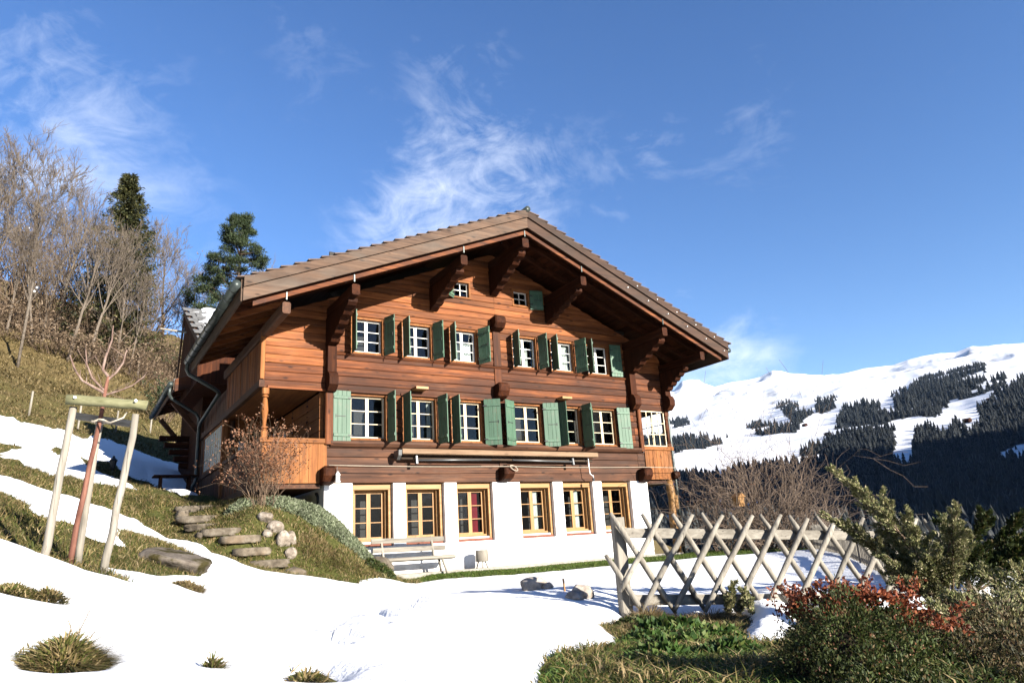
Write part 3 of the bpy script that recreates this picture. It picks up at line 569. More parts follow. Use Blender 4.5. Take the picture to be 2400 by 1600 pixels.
for _ in range(2): fm2 = (np.roll(fm2,1,0)+np.roll(fm2,-1,0)+np.roll(fm2,1,1)+np.roll(fm2,-1,1)+4*fm2)/8
n = NT('alpine_slope'); a = n.noise(n.coord('Object', (.004,.004,.012)), 1, 8, .68); gr = n.noise(n.coord('Object', (.02,.02,.02)), 1, 6, .7)
geo = n.N('ShaderNodeNewGeometry'); sx = n.N('ShaderNodeSeparateXYZ'); n.L(geo.outputs['Normal'], sx.inputs[0])
rockf = n.math('MULTIPLY', n.mr(n.math('ADD', a, n.math('MULTIPLY', sx.outputs[2], -.55)), .075, .25), n.attr('steep'), True)
scol = n.mix(rockf, (.56,.57,.60), (.07,.06,.056))
low = n.math('MULTIPLY', n.mr(gr, .50, .62), n.attr('low'), True); scol = n.mix(low, scol, (.055,.045,.025))
fcol = n.ramp(gr, [(.3, (.005,.008,.009)), (.7, (.014,.016,.015))])
MAT['alp'] = n.fin(n.mix(n.mr(n.attr('forest'), .25, .6), scol, fcol), .9, .1)
low = np.clip((1300-gd)/900, 0, 1)*.9; steep = np.clip((gd-2300)/1500, 0, 1)
ii = np.arange(NV*NU).reshape(NV, NU); fq = np.stack([ii[:-1,:-1], ii[:-1,1:], ii[1:,1:], ii[1:,:-1]], -1).reshape(-1, 4)
mt = np_mesh('mountainside', grid.reshape(-1, 3), fq, MAT['alp'], None, True, {'forest': fm2, 'low': low, 'steep': steep}); tag(mt, 'snowy alpine ridge and forested slope across the valley', kind='structure')
# the rest of the valley round about (outside the picture): the ground goes on to forested, snow-flecked hills on every side
def valley_ring():
    az0 = math.atan2(rows3[0,0,0]-CAM[0], rows3[0,0,1]-CAM[1]); az1 = math.atan2(rows3[0,-1,0]-CAM[0], rows3[0,-1,1]-CAM[1])
    A = np.linspace(az1-.004, az0+2*math.pi+.004, 260); Rr = np.array([58, 75, 110, 180, 300, 460, 650, 900, 1200, 1600, 2150, 2900, 4000, 5000, 6200, 7000], float)
    AA, RR = np.meshgrid(A, Rr, indexing='ij'); X = CAM[0]+np.sin(AA)*RR; Y = CAM[1]+np.cos(AA)*RR
    loft = np.interp(RR, [r[0] for r in ROWS][::-1], (rows3[:, [0, -1], 2]).mean(1)[::-1])
    left = np.clip(np.cos(AA+.5), 0, 1)**1.5                        # uphill side, north-west of the house
    Z = np.interp(RR, [58, 180, 460, 900, 2150, 4000, 6200, 7000], [-9, -45, -80, -40, 160, 420, 620, 560])*(1+.5*fbm(np.sin(AA)*3+5, np.cos(AA)*3, 3))
    Z = Z*(1-left)+left*np.interp(RR, [58, 110, 300, 900, 2150, 7000], [6, 12, 40, 110, 220, 500])+fbm(X/500, Y/500, 4)*120*np.clip(RR/2000, 0, 1)
    e = np.clip(np.minimum(AA-A[0], A[-1]-AA)/.25, 0, 1); Z = Z*e+loft*(1-e)
    # the shoulder to the south-east that keeps the lower forest in shade
    Z = Z+np.interp(RR, [380, 650, 900, 1350, 1700, 2300, 4000], [0, 190, 400, 580, 600, 420, 0])*np.exp(-((AA-2.17-.12*np.clip((1400-RR)/900, 0, 1))/.28)**2)*(1+.5*fbm(X/300, Y/300, 3))
    Z = np.where(RR < 80, np.minimum(Z, H(np.clip(X, -94, 74), np.clip(Y, -59, 119))-1.5), Z)
    fr = np.clip(fbm(X/380+9, Y/380, 4)*4+.75, 0, 1); i = np.arange(AA.size).reshape(AA.shape); f = np.stack([i[:-1,:-1], i[:-1,1:], i[1:,1:], i[1:,:-1]], -1).reshape(-1, 4)
    o = np_mesh('valley_hills', np.stack([X, Y, Z], -1).reshape(-1, 3), f, MAT['alp'], None, True, {'forest': fr, 'low': np.clip((1300-RR)/900, 0, 1)*.9, 'steep': 0*RR}); tag(o, 'forested hills around the rest of the valley', kind='structure')
valley_ring()
# spruces on it: jagged stacked skirts
def far_spruce(seed):
    g = np.random.default_rng(seed); v = []; f = []; n = 7
    for k in range(4):
        z0 = .04+k*.20; z1 = z0+.38-.03*k; r = (.20+.06*g.random())*(1-k*.22); b = len(v)
        for i in range(n):
            a = 2*math.pi*i/n+k; rr = r*(.60+.75*g.random()); v.append((rr*math.cos(a), rr*math.sin(a), z0+.04*g.random()))
        v.append((g.normal(0,.01), g.normal(0,.01), min(z1, 1.0))); f += [(b+i, b+(i+1)%n, b+n) for i in range(n)]
    return np.array(v), np.array(f)
FS = [far_spruce(s) for s in range(8)]
g5 = np.random.default_rng(55)
K = np.array(ROWS, dtype=object)
cand = []
fi = np.argwhere(fmask[:-1, :-1] > .5)
# candidate positions: walk the loft cells, number per cell by its ground area
P00 = grid[:-1,:-1]; P10 = grid[1:,:-1]; P01 = grid[:-1,1:]; P11 = grid[1:,1:]
area = np.linalg.norm(np.cross(P10-P00, P01-P00), axis=-1)
vis = (zx[:-1,:-1] > -150)&(zx[:-1,:-1] < 2600)&(gd[:-1,:-1] > 170)
spac = np.clip(gd[:-1,:-1]/1000*8.5, 6.5, 22)
lam = area/(spac**2)*(fmask[:-1,:-1] > .5)*vis
edge = (fm2[:-1,:-1] > .02)&(fmask[:-1,:-1] < .5)&vis
grove = np.clip(fbm(P00[...,0]/240+11, P00[...,1]/240, 3)*8-1.6, 0, 1); lam = lam+area/(spac*1.9)**2*edge+area/(spac*1.7)**2*grove*vis*(gd[:-1,:-1] < 2500)*(fmask[:-1,:-1] < .5)+area/9e4*vis*(gd[:-1,:-1] < 2600)*(fmask[:-1,:-1] < .5)
cnt = g5.poisson(lam); ci, cj = np.nonzero(cnt); rep = cnt[ci, cj]; ci = np.repeat(ci, rep); cj = np.repeat(cj, rep)
u = g5.random((len(ci), 1)); w = g5.random((len(ci), 1))
TP = (P00[ci,cj]*(1-u)+P10[ci,cj]*u)*(1-w)+(P01[ci,cj]*(1-u)+P11[ci,cj]*u)*w
TH = (9+17*g5.random(len(TP))**.7)*np.clip(np.hypot(TP[:,0], TP[:,1])/1900, .8, 1.25); TK = g5.integers(0, 8, len(TP)); TA = g5.random(len(TP))*6.28
dist = np.hypot(TP[:,0]-CAM[0], TP[:,1]-CAM[1]); tx, ty = project(TP)
order = np.argsort(-TH/dist*((tx > 1500)&(tx < 2400)&(ty < 1330))); big = order[:290]; rest = order[290:]
fmesh = []
for v, f in FS:
    me = bpy.data.meshes.new('spruce_tree'); me.from_pydata([tuple(p) for p in v], [], [tuple(map(int, q)) for q in f]); me.materials.append(MAT['farspruce']); fmesh.append(me)
for i in big:
    o = bpy.data.objects.new('spruce_tree', fmesh[TK[i]]); COL.objects.link(o); o.location = TP[i]; o.scale = (TH[i],)*3; o.rotation_euler[2] = TA[i]
    tag(o, 'dark spruce in the shaded forest on the slope across the valley', 'tree', 'spruces in the forest across the valley')
vv, ff, b = [], [], 0
for k in range(8):
    sel = rest[TK[rest] == k]; v, f = FS[k]; c, s = np.cos(TA[sel]), np.sin(TA[sel])
    x = (v[None,:,0]*c[:,None]-v[None,:,1]*s[:,None]); y = (v[None,:,0]*s[:,None]+v[None,:,1]*c[:,None]); z = np.repeat(v[None,:,2], len(sel), 0)
    P = np.stack([x, y, z], -1)*TH[sel][:,None,None]+TP[sel][:,None,:]
    vv.append(P.reshape(-1, 3)); ff.append((f[None]+(np.arange(len(sel))*len(v))[:,None,None]+b).reshape(-1, 3)); b += len(sel)*len(v)
o = np_mesh('spruce_forest', np.concatenate(vv), np.concatenate(ff), MAT['farspruce']); tag(o, 'dark spruce forest and scattered groves on the far slope', 'forest', None, 'stuff')
print('far spruces', len(TP))
# a few dark alpine huts on the pastures
for i, (x, y, d, lb) in enumerate([(1985,610,1750,'tiny dark hut on the snow pasture left of the upper forest'),(1080,695,2000,'tiny dark hut on the pale pasture beside the forest edge'),(2130,470,2150,'tiny dark hut high on the pasture near the right edge'),(930,632,2500,'tiny dark hut on the snow slope above the bare bush')]):
    k = np.argmin((zx-x)**2+(zy-y)**2+((gd-d)/200)**2); p = grid.reshape(-1, 3)[k]; t = thing('alpine_hut', lb, 'hut', p, 'huts on the far pastures')
    MB().box(p[0]-6, p[0]+6, p[1]-5, p[1]+5, p[2]-3, p[2]+4).build('wall', MAT['dark_z'], t)
    MB().prism([(p[0]-7.5, p[1]-6, p[2]+4), (p[0]+7.5, p[1]-6, p[2]+4), (p[0], p[1]-6, p[2]+8)], (0, 12, 0)).build('roof', MAT['dark_z'], t)

# ------------------------------------------------------------------ chalet
CH = thing('chalet', 'large timber chalet with white basement, green shutters and broad gabled roof', 'house', (0, 0, 0))
XC, AP, SL = 4.87, 9.36, .421                # roof centre, ridge height (top of tiles), slope
roofz = lambda x: AP-SL*abs(x-XC)            # top of tiles
F1 = [(.65,1.55),(2.04,2.94),(3.42,4.32),(5.36,6.26),(6.75,7.65),(8.10,9.0)]
UP = [(r-.80, r) for r in (1.48,2.86,4.25,6.26,7.60,8.96)]
AT = [(3.60,4.08),(5.57,6.07)]
BS = [(.68,1.72),(2.04,3.11),(3.46,4.54),(5.39,6.49),(6.82,7.90),(8.22,9.33)]
Z1, Z2, ZA, ZB = (3.25,4.41), (5.43,6.41), (7.29,7.83), (.73,2.21)
OPEN = [(a-.04, b+.04, *Z1) for a, b in F1]+[(a-.04, b+.04, *Z2) for a, b in UP]+[(a-.03, b+.03, *ZA) for a, b in AT]
# basement walls of plaster, pierced by six deep window recesses
TH_ = .42
def basement():
    m = MB(); xs = [0.0]+[v for w in BS for v in w]+[10.0]
    for i in range(0, len(xs), 2): m.box(xs[i], xs[i+1], 0, TH_, -.3, 2.21)
    for a, b in BS: m.box(a, b, .001, TH_-.001, -.3, ZB[0])
    m.build('basement_wall', MAT['plaster'], CH)
    MB().box(0, TH_, TH_+.002, 8.3, -.3, 2.21).build('basement_side_wall', MAT['plaster'], CH)
    MB().box(10-TH_, 10, TH_+.002, 8.3, -.3, 2.21).build('basement_side_wall', MAT['plaster'], CH)
    MB().box(.9, 10.6, -.58, -.003, -.35, .075).build('foundation_ledge', MAT['concrete'], CH)
basement()
# log courses
def courses(a, b, n):
    r = np.linspace(a, b, n+1); j = rng.uniform(-.018, .018, n+1); j[0] = j[-1] = 0; return list(r+j)
ZS = [2.212, 2.60]+courses(2.60, 3.25, 3)[1:]+courses(3.25, 4.41, 6)[1:]+courses(4.41, 5.43, 5)[1:]+courses(5.43, 6.41, 5)[1:]+courses(6.41, 7.29, 5)[1:]+courses(7.29, 7.83, 3)[1:]+courses(7.83, 8.95, 6)[1:]
def log_piece(x0, x1, x0t, x1t, z0, z1, mat, y=0.0, depth=.15, name='log'):
    c = .014; g = .003; yf = y+rng.uniform(-.006, .008)
    b = [(x0,z0+g),(x1,z0+g),(x1t,z1-g),(x0t,z1-g)]
    bulge = rng.uniform(.004, .010)
    f = [(x0+.002,z0+c),(x1-.002,z0+c),(x1t-.002,z1-c),(x0t+.002,z1-c)]; zm = (z0+z1)/2
    fm = [((x0+x0t)/2, zm), ((x1+x1t)/2, zm)]
    v = [(p[0], y+depth, p[1]) for p in b]+[(p[0], yf+c, p[1]) for p in b]+[(p[0], yf, p[1]) for p in f]+[(p[0], yf-bulge, p[1]) for p in fm]
    q = [(3,2,1,0)]+[(i, (i+1)%4, 4+(i+1)%4, 4+i) for i in range(4)]+[(4,5,9,8),(6,7,11,10),(8,9,13,12),(12,13,10,11),(5,6,10,13,9),(7,4,8,12,11)]
    MB().add(v, q).build(name, mat, CH)
lim = lambda z: (8.80-z)/SL
for i in range(len(ZS)-1):
    z0, z1 = ZS[i], ZS[i+1]; zm = (z0+z1)/2
    lo, hi = (0.0, 10.0) if zm < 4.41 else (-1.44, 11.12)
    la, lb = max(lo, XC-lim(z0)), max(lo, XC-lim(z1)); ra, rb = min(hi, XC+lim(z0)), min(hi, XC+lim(z1))
    if ra-la < .3: continue
    cuts = sorted([(a, b) for a, b, p, q in OPEN if p < zm < q])
    brk = [x for x in (.06, XC+.02, 9.72) if la+.2 < x < ra-.2 and zm > 2.6]
    segs = []; x = la
    for a, b in cuts:
        if a > x+.02: segs.append((x, a))
        x = b
    segs.append((x, ra)); fin = []
    for a, b in segs:
        pts = [a]+[k for k in brk if a+.12 < k < b-.12]+[b]; fin += list(zip(pts[:-1], pts[1:]))
    for a, b in fin:
        at = lb if abs(a-la) < 1e-6 else a; bt = rb if abs(b-ra) < 1e-6 else b
        if bt-at < .06: bt = at+.06
        m = MAT['old_x'] if zm < 3.25 else (MAT['sheltered_x'] if zm > 5.55+.18*abs(a-XC)*0 or (zm > 5.0 and b < .1) else MAT['log_x'])
        log_piece(a+.002, b-.002, at+.002, bt-.002, z0, z1, m)
# side and back walls (boarded), inner rooms kept dim
def wallbox(name, x0, x1, y0, y1, z0, z1, mat): return MB().box(x0, x1, y0, y1, z0, z1).build(name, mat, CH)
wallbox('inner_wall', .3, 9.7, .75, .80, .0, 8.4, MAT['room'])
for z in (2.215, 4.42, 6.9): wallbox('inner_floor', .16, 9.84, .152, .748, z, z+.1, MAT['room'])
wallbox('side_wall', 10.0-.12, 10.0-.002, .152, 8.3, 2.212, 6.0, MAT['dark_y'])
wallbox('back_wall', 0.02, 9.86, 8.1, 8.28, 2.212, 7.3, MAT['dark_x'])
nb = 7
for k in range(nb):
    z0 = 2.215+k*(2.19/nb); MB().bar((-.04, .16, z0+.156), (-.04, 8.1, z0+.156), .10, .305, c=.01).build('side_log', MAT['honey_y'], CH)
# moulded sill bands
MB().prism([(.12,0,3.06),(.12,-.05,3.08),(.12,-.10,3.15),(.12,-.10,3.20),(.12,0,3.23)], (9.76,0,0)).build('sill_band', MAT['old_x'], CH)
MB().prism([(.2,0,5.33),(.2,-.035,5.35),(.2,-.06,5.385),(.2,0,5.41)], (9.4,0,0)).build('sill_band', MAT['log_x'], CH)
MB().prism([(-1.37,-.015,4.39),(-1.37,-.05,4.40),(-1.37,-.05,4.46),(-1.37,-.015,4.47)], (1.40,0,0)).build('sill_band', MAT['log_x'], CH)
# centre post strips and protruding beam ends
for z0, z1 in ((4.86, 5.33), (5.41, 6.44)): MB().bar((XC+.02, -.012, z0), (XC+.02, -.012, z1), .24, .05, up=(0,1,0), c=.01).build('centre_post', MAT['log_z'], CH)
MB().bar((XC+.02, -.012, 2.62), (XC+.02, -.012, 3.05), .24, .05, up=(0,1,0), c=.01).build('centre_post', MAT['old_z'], CH)
def beam_end(x, z, h=.44, w=.31, out=.34):
    pr = [(x-w/2, .05, z+h*.42), (x-w/2, -out*.75, z+h*.5), (x-w/2, -out, z+h*.36), (x-w/2, -out, z-h*.05), (x-w/2, -out*.72, z-h*.36), (x-w/2, -out*.28, z-h*.5), (x-w/2, .05, z-h*.5)]
    c = .04; m = MB(); a = [V3(p)+(c,0,0) for p in pr]; b = [V3(p)+(w-c,0,0) for p in pr]
    ctr = V3((x, -out*.4, z)); sh = lambda p: V3(p)*1.0
    inn = lambda p, dx: V3((p[0]+dx, ctr[1]+(p[1]-ctr[1])*.86, ctr[2]+(p[2]-ctr[2])*.86))
    n = len(pr); ring0 = [inn(p, 0) for p in pr]; ring3 = [inn(p, w) for p in pr]
    m.add(ring0+a+b+ring3, [tuple(range(n)), tuple(range(4*n-1, 3*n-1, -1))]+[(k*n+i, (k+1)*n+i, (k+1)*n+(i+1)%n, k*n+(i+1)%n) for k in range(3) for i in range(n)])
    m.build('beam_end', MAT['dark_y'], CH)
beam_end(XC+.02, 6.64, .42, .34, .34); beam_end(XC+.02, 4.68, .44, .34, .34); beam_end(XC+.02, 2.42, .40, .32, .36); beam_end(.03, 2.38, .42, .30, .36); beam_end(9.82, 2.38, .42, .32, .36); beam_end(11.15, 2.38, .25, .2, .2)

# windows
def curtain(x0, x1, z0, z1, mat, parent, y=.30, n=9):
    m = MB(); xs = np.linspace(x0, x1, n*4+1); v = [(x, y+.025*math.sin(k*1.6), z0) for k, x in enumerate(xs)]+[(x, y+.025*math.sin(k*1.6), z1) for k, x in enumerate(xs)]
    k = len(xs); m.add(v, [(i, i+1, k+i+1, k+i) for i in range(k-1)]); m.build('curtain', mat, parent, smooth=True)
def window(a, b, z0, z1, y, fmat, smat, rows=3, cols=2, casing=.055, stile=.040, bar=.018, sill=True, parent=CH):
    w = MB()
    w.bar((a-casing, y, z1), (b+casing, y, z1), .14, casing, c=.005).bar((a-casing, y, z0), (b+casing, y, z0), .14, casing, c=.005)
    for x in (a-casing/2+.002, b+casing/2-.002): w.bar((x, y, z0), (x, y, z1), casing, .13, up=(0,1,0), c=.005)
    win = w.build('window', fmat, parent)
    ys = y+.03; mid = (a+b)/2; A, B, C, D = a+.004, b-.004, z0+casing/2, z1-casing/2
    f = MB(); leaves = [(A, mid), (mid, B)] if cols == 2 else [(A, B)]
    for p, q in leaves:
        f.box(p, p+stile, ys, ys+.05, C, D).box(q-stile, q, ys+.001, ys+.051, C, D)
        f.box(p+stile, q-stile, ys+.002, ys+.052, C, C+stile).box(p+stile, q-stile, ys+.002, ys+.052, D-stile, D)
    f.build('sash', smat, win)
    cc = leaves if cols == 2 else [(A, mid), (mid, B)]
    zz = np.linspace(C+stile, D-stile, rows+1)
    for z in zz[1:-1]:
        for p, q in leaves: MB().box(p+stile, q-stile, ys+.006, ys+.036, z-bar/2, z+bar/2).build('glazing_bar', smat, win)
    if cols == 1: MB().box(mid-bar/2, mid+bar/2, ys+.004, ys+.034, C+stile, D-stile).build('glazing_bar', smat, win)
    pane = None
    for p, q in cc:
        for r in range(rows):
            dx = rng.uniform(-.012, .012); t = rng.uniform(-.006, .006)
            MB().add([(p+.01, ys+.030, zz[r]), (q-.01, ys+.030+dx, zz[r]), (q-.01, ys+.030+dx+t, zz[r+1]), (p+.01, ys+.030+t, zz[r+1])], [(0,1,2,3)]).build('pane', MAT['glass'], win)
    return win
for i, (a, b) in enumerate(F1):
    w = window(a, b, Z1[0]+.03, Z1[1]-.03, .11, MAT['honey_z'], MAT['cream'])
    if i == 1: curtain(b-.16, b-.05, Z1[0]+.08, Z1[1]-.1, MAT['curtain'], w, .26, 3)
for i, (a, b) in enumerate(UP):
    w = window(a, b, Z2[0]+.03, Z2[1]-.03, .11, MAT['honey_z'], MAT['white_paint'])
    if i == 2: curtain(a+.06, b-.05, Z2[0]+.06, Z2[0]+.62, MAT['curtain'], w, .26, 8)
    if i == 4: curtain(b-.3, b-.05, Z2[0]+.06, Z2[1]-.1, MAT['curtain'], w, .26, 4)
    if i == 3: curtain(b-.32, b-.18, Z2[0]+.06, Z2[1]-.3, MAT['curtain'], w, .26, 3)
for a, b in AT: window(a, b, ZA[0]+.03, ZA[1]-.03, .05, MAT['honey_x'], MAT['white_paint'], rows=2, cols=1, stile=.03, bar=.02)
for i, (a, b) in enumerate(BS):
    y = .17; m = MB()
    m.bar((a, y, 2.135), (b, y, 2.135), .10, .145, c=.006)
    for x in (a+.045, b-.045): m.bar((x, y, .74), (x, y, 2.06), .09, .10, up=(0,1,0), c=.006)
    m.build('window_surround', MAT['pine_x'], CH)
    w = window(a+.13, b-.13, .88, 2.06, y+.13, MAT['pine_x'], MAT['pine_z'], stile=.052, casing=.05, bar=.02)
    MB().box(a+.01, b-.01, y-.07, y+.05, .735, .80).build('sill', MAT['redbrown'], w)
    MB().box(a+.1, b-.1, y-.03, y+.10, .802, .845).build('sill_board', MAT['white_paint'], w)
    if i == 2: curtain(b-.44, b-.27, .9, 2.0, MAT['redcurtain'], w, y+.26, 5)
    if i in (3, 4): curtain(a+.56, a+.80, .9, 2.0, MAT['curtain'], w, y+.26, 5); curtain(a+.19, a+.26, .9, 2.0, MAT['curtain'], w, y+.26, 2)

# shutters: one leaf modelled per size and hand, hung at its own angle
def shutter_proto(w, h):
    bd = MB(); n = 4; bw = w/n
    for k in range(n): bd.bar((k*bw+bw/2, 0, 0), (k*bw+bw/2, 0, h), bw-.003, .026, up=(0,1,0), c=.004)
    bt = [MB().bar((.012, -.022, z), (w-.012, -.022, z), .022, .075, c=.005) for z in (.14*h/1.2+.02, h-.16*h/1.2)]
    ir = MB().bar((w*.30, -.02, h*.5), (w*.85, -.02, h*.5), .012, .014, c=.002).bar((w*.85, -.02, h*.5-.04), (w*.85, -.02, h*.5+.04), .012, .014, up=(0,1,0), c=.002)
    hg = MB().bar((-.02, -.036, .16), (.08, -.036, .16), .008, .03, c=.002).bar((-.02, -.036, h-.18), (.08, -.036, h-.18), .008, .03, c=.002)
    return bd, bt, ir, hg
_pc = {}
def shutter(hx, side, ang, w, h, z, ybase=-.02):
    key = (w, h)
    o = bpy.data.objects.new('shutter', None)
    if key not in _pc:
        bd, bt, ir, hg = shutter_proto(w, h)
        def me(mb, nm, mt):
            q = bpy.data.meshes.new(nm); q.from_pydata(mb.v, [], mb.f); q.update(); q.materials.append(mt); return q
        _pc[key] = (me(bd, 'shutter', MAT['green']), [me(b, 'batten', MAT['green']) for b in bt], me(ir, 'latch_bar', MAT['iron']), me(hg, 'hinge', MAT['iron']))
    b, bts, ir, hg = _pc[key]
    o = bpy.data.objects.new('shutter', b); COL.objects.link(o); o.parent = CH; ORG[o.name] = (0,0,0)
    for nm, me_ in (('batten', bts[0]), ('batten', bts[1]), ('latch_bar', ir), ('hinge', hg)):
        c = bpy.data.objects.new(nm, me_); COL.objects.link(c); c.parent = o
    a = math.radians(ang); o.location = (hx, ybase, z)
    # leaf runs along local +x from its hinge; its battened face is the one seen when folded back on the wall
    o.rotation_euler = (0, 0, -a if side > 0 else a-math.pi)
    if side < 0: o.scale = (1, -1, 1)
    return o
SH1 = [(4,89),(90,84),(89,31),(26,22),(101,89),(50,9)]
SH2 = [(85,74),(90,74),(82,69),(82,85),(80,72),(71,6)]
for (a, b), (l, r) in zip(F1, SH1):
    shutter(a-.035, -1, l, .45, 1.25, 3.18, -.055); shutter(b+.035, 1, r, .45, 1.25, 3.18, -.055)
for (a, b), (l, r) in zip(UP, SH2):
    shutter(a-.03, -1, l, .41, 1.02, 5.41, -.055); shutter(b+.03, 1, r, .41, 1.02, 5.41, -.055)
shutter(AT[0][0]-.02, -1, 35, .30, .60, 7.27); shutter(AT[1][1]+.06, 1, 12, .42, .60, 7.25)
# lintel casings over the windows
for a, b in F1: MB().bar((a-.09, -.006, Z1[1]+.035), (b+.09, -.006, Z1[1]+.035), .05, .07, c=.006).build('lintel', MAT['log_x'], CH)
for x in (2.43, 7.02): MB().box(x-.17, x+.17, -.30, .02, 4.555, 4.62).build('shelf_board', MAT['pine_x'], CH)
for x in (2.35, 7.05): MB().box(x-.12, x+.12, -.008, .01, 2.415, 2.475).build('vent_slot', MAT['iron'], CH)

# roof ------------------------------------------------------------
YF, YB = -2.0, 4.6
XL, XR = XC-7.25, XC+7.25
for sgn, xe in ((-1, XL), (1, XR)):
    zt = lambda x, o: roofz(x)-o
    # boards of the soffit run across the rafters, each one a plank
    nb = 34
    for k in range(nb):
        a = XC+sgn*(7.2*k/nb); b = XC+sgn*(7.2*(k+1)/nb-.006); t = .20+rng.uniform(0, .006)
        v = [(a, YF+.06, zt(a, t)), (b, YF+.06, zt(b, t)), (b, YB, zt(b, t)), (a, YB, zt(a, t)), (a, YF+.06, zt(a, t-.03)), (b, YF+.06, zt(b, t-.03)), (b, YB, zt(b, t-.03)), (a, YB, zt(a, t-.03))]
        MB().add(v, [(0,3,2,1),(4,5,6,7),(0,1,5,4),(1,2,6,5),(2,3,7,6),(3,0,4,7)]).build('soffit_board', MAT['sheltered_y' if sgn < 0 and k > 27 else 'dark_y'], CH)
    # rafters
    for y in list(np.arange(-1.72, YB, .62)):
        x0 = XC+sgn*.1 if y < .1 else XC+sgn*5.9; x1 = xe-sgn*.12
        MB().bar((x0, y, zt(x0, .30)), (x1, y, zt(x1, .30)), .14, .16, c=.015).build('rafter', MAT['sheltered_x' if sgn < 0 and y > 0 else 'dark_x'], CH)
    # barge boards: upper, lower and the reddish strip behind
    def slanted(o0, o1, y0, y1, xs, xe_, mat, nm='barge_board'):
        MB().prism([(xs, y0, zt(xs, o1)), (xe_, y0, zt(xe_, o1)), (xe_, y0, zt(xe_, o0)), (xs, y0, zt(xs, o0))], (0, y1-y0, 0)).build(nm, mat, CH)
    bm_ = MAT['barge_x' if sgn < 0 else 'barge2_x']; slanted(.055, .262, YF-.06, YF+.02, XC, xe, bm_); slanted(.272, .555, YF-.012, YF+.03, XC, xe, bm_)
    slanted(.60, .70, YF+.10, YF+.14, XC, xe-sgn*.22, MAT['log_x'], 'verge_batten')
    slanted(.40, .61, YF+.13, YF+.17, XC, xe-sgn*.30, MAT['dark_x'], 'verge_batten')
    # eaves fascia
    MB().prism([(xe, YF+.03, zt(xe, .56)), (xe+sgn*.04, YF+.03, zt(xe, .56)), (xe+sgn*.04, YF+.03, zt(xe, .06)), (xe, YF+.03, zt(xe, .06))], (0, YB-YF-.1, 0)).build('fascia', MAT['barge_y'], CH)
    # tiles: the verge row piece by piece, the field behind as courses
    nt = 25; step = 7.32/nt; me = None
    for k in range(nt):
        a = XC+sgn*(k*step+.02); b = XC+sgn*((k+1)*step+.075); za, zb = zt(a, .068), zt(b, -.012); y0, y1 = YF-.07+rng.uniform(-.008,.008), YF+.26
        th = .028; v = [(a, y0, za), (b, y0, zb), (b, y1, zb), (a, y1, za), (a, y0, za-th), (b, y0, zb-th), (b, y1, zb-th), (a, y1, za-th)]
        MB().add(v, [(0,1,2,3),(7,6,5,4),(0,4,5,1),(1,5,6,2),(2,6,7,3),(3,7,4,0)]).build('roof_tile', MAT['tile'], CH)
    m = MB()
    for k in range(nt):
        a = XC+sgn*(k*step+.02); b = XC+sgn*((k+1)*step+.075); za, zb = zt(a, .052), zt(b, .012); th = .028
        for j in range(16):
            y0 = YF+.27+j*.398; y1 = y0+.39
            m.add([(a, y0, za), (b, y0, zb), (b, y1, zb), (a, y1, za), (a, y0, za-th), (b, y0, zb-th), (b, y1, zb-th), (a, y1, za-th)], [(0,1,2,3),(7,6,5,4),(0,4,5,1),(1,5,6,2),(2,6,7,3),(3,7,4,0)])
    o = m.build('roof_tiles', MAT['tile'], CH); o['kind'] = 'stuff'
m = MB(); m.tube([(XC, YF-.09, AP-.03), (XC, YB, AP-.03)], .085, 10); m.build('ridge_tile', MAT['zinc'], CH, True)
# roof bolts and iron straps on the barge boards
for x in (-1.47, .04, 2.92, 4.82, 6.67, 9.57): MB().box(x-.013, x+.013, YF+.075, YF+.098, roofz(x)-.77, roofz(x)-.60).build('iron_strap', MAT['zinc'], CH)
for sgn in (1,):
    for k, x in enumerate(np.linspace(8.2, 11.9, 11)):
        z = roofz(x)-(.17 if k%2 else .42); MB().tube([(x, YF-.075, z), (x, YF-.005, z)], .013, 7).build('bolt_head', MAT['tin'], CH)
# purlins
PUR = [(4.87, 8.42, .30), (2.95, 7.60, .28), (.10, 6.40, .28), (-1.45, 5.76, .26), (6.75, 7.60, .28), (9.66, 6.42, .28), (11.12, 5.80, .26)]
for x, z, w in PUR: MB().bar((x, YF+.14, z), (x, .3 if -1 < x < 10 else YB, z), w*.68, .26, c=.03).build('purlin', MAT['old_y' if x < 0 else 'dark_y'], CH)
# carved consoles: a stepped profile in the y-z plane, cut from a thick plank
def console(x, zt, zb, reach, w=.22, drop=None):
    pts = [(0.02, zt), (-reach, zt)]
    n = 5; y0, z0 = -reach, zt-.06; y1, z1 = -.16, zb
    for k in range(n):
        t0, t1 = k/n, (k+1)/n; ya, za = y0+(y1-y0)*t0, z0+(z1-z0)*t0; yb, zb_ = y0+(y1-y0)*t1, z0+(z1-z0)*t1
        pts += [(ya, za-.02), (ya+(yb-ya)*.25, za+(zb_-za)*.62), (ya+(yb-ya)*.62, za+(zb_-za)*.80), (yb-.02, zb_+.03)]
    if drop is None: pts += [(-.16, zb), (-.05, zb-.05), (.02, zb-.05)]
    else:
        zd = drop
        pts += [(-.20, zb), (-.20, zd+.48), (-.30, zd+.42), (-.35, zd+.30), (-.34, zd+.14), (-.25, zd+.06), (-.18, zd), (.02, zd)]
    m = MB(); c = .025
    # thick plank with its edges eased
    A = [(x-w/2, p[0], p[1]) for p in pts]; B = [(x+w/2, p[0], p[1]) for p in pts]; nn = len(pts)
    m.add(A+B, [tuple(range(nn)), tuple(range(2*nn-1, nn-1, -1))]+[(i, nn+i, nn+(i+1)%nn, (i+1)%nn) for i in range(nn)])
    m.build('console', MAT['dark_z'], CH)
console(4.87, 8.27, 7.55, 1.66); console(2.95, 7.45, 6.86, 1.62); console(6.75, 7.45, 6.92, 1.62)
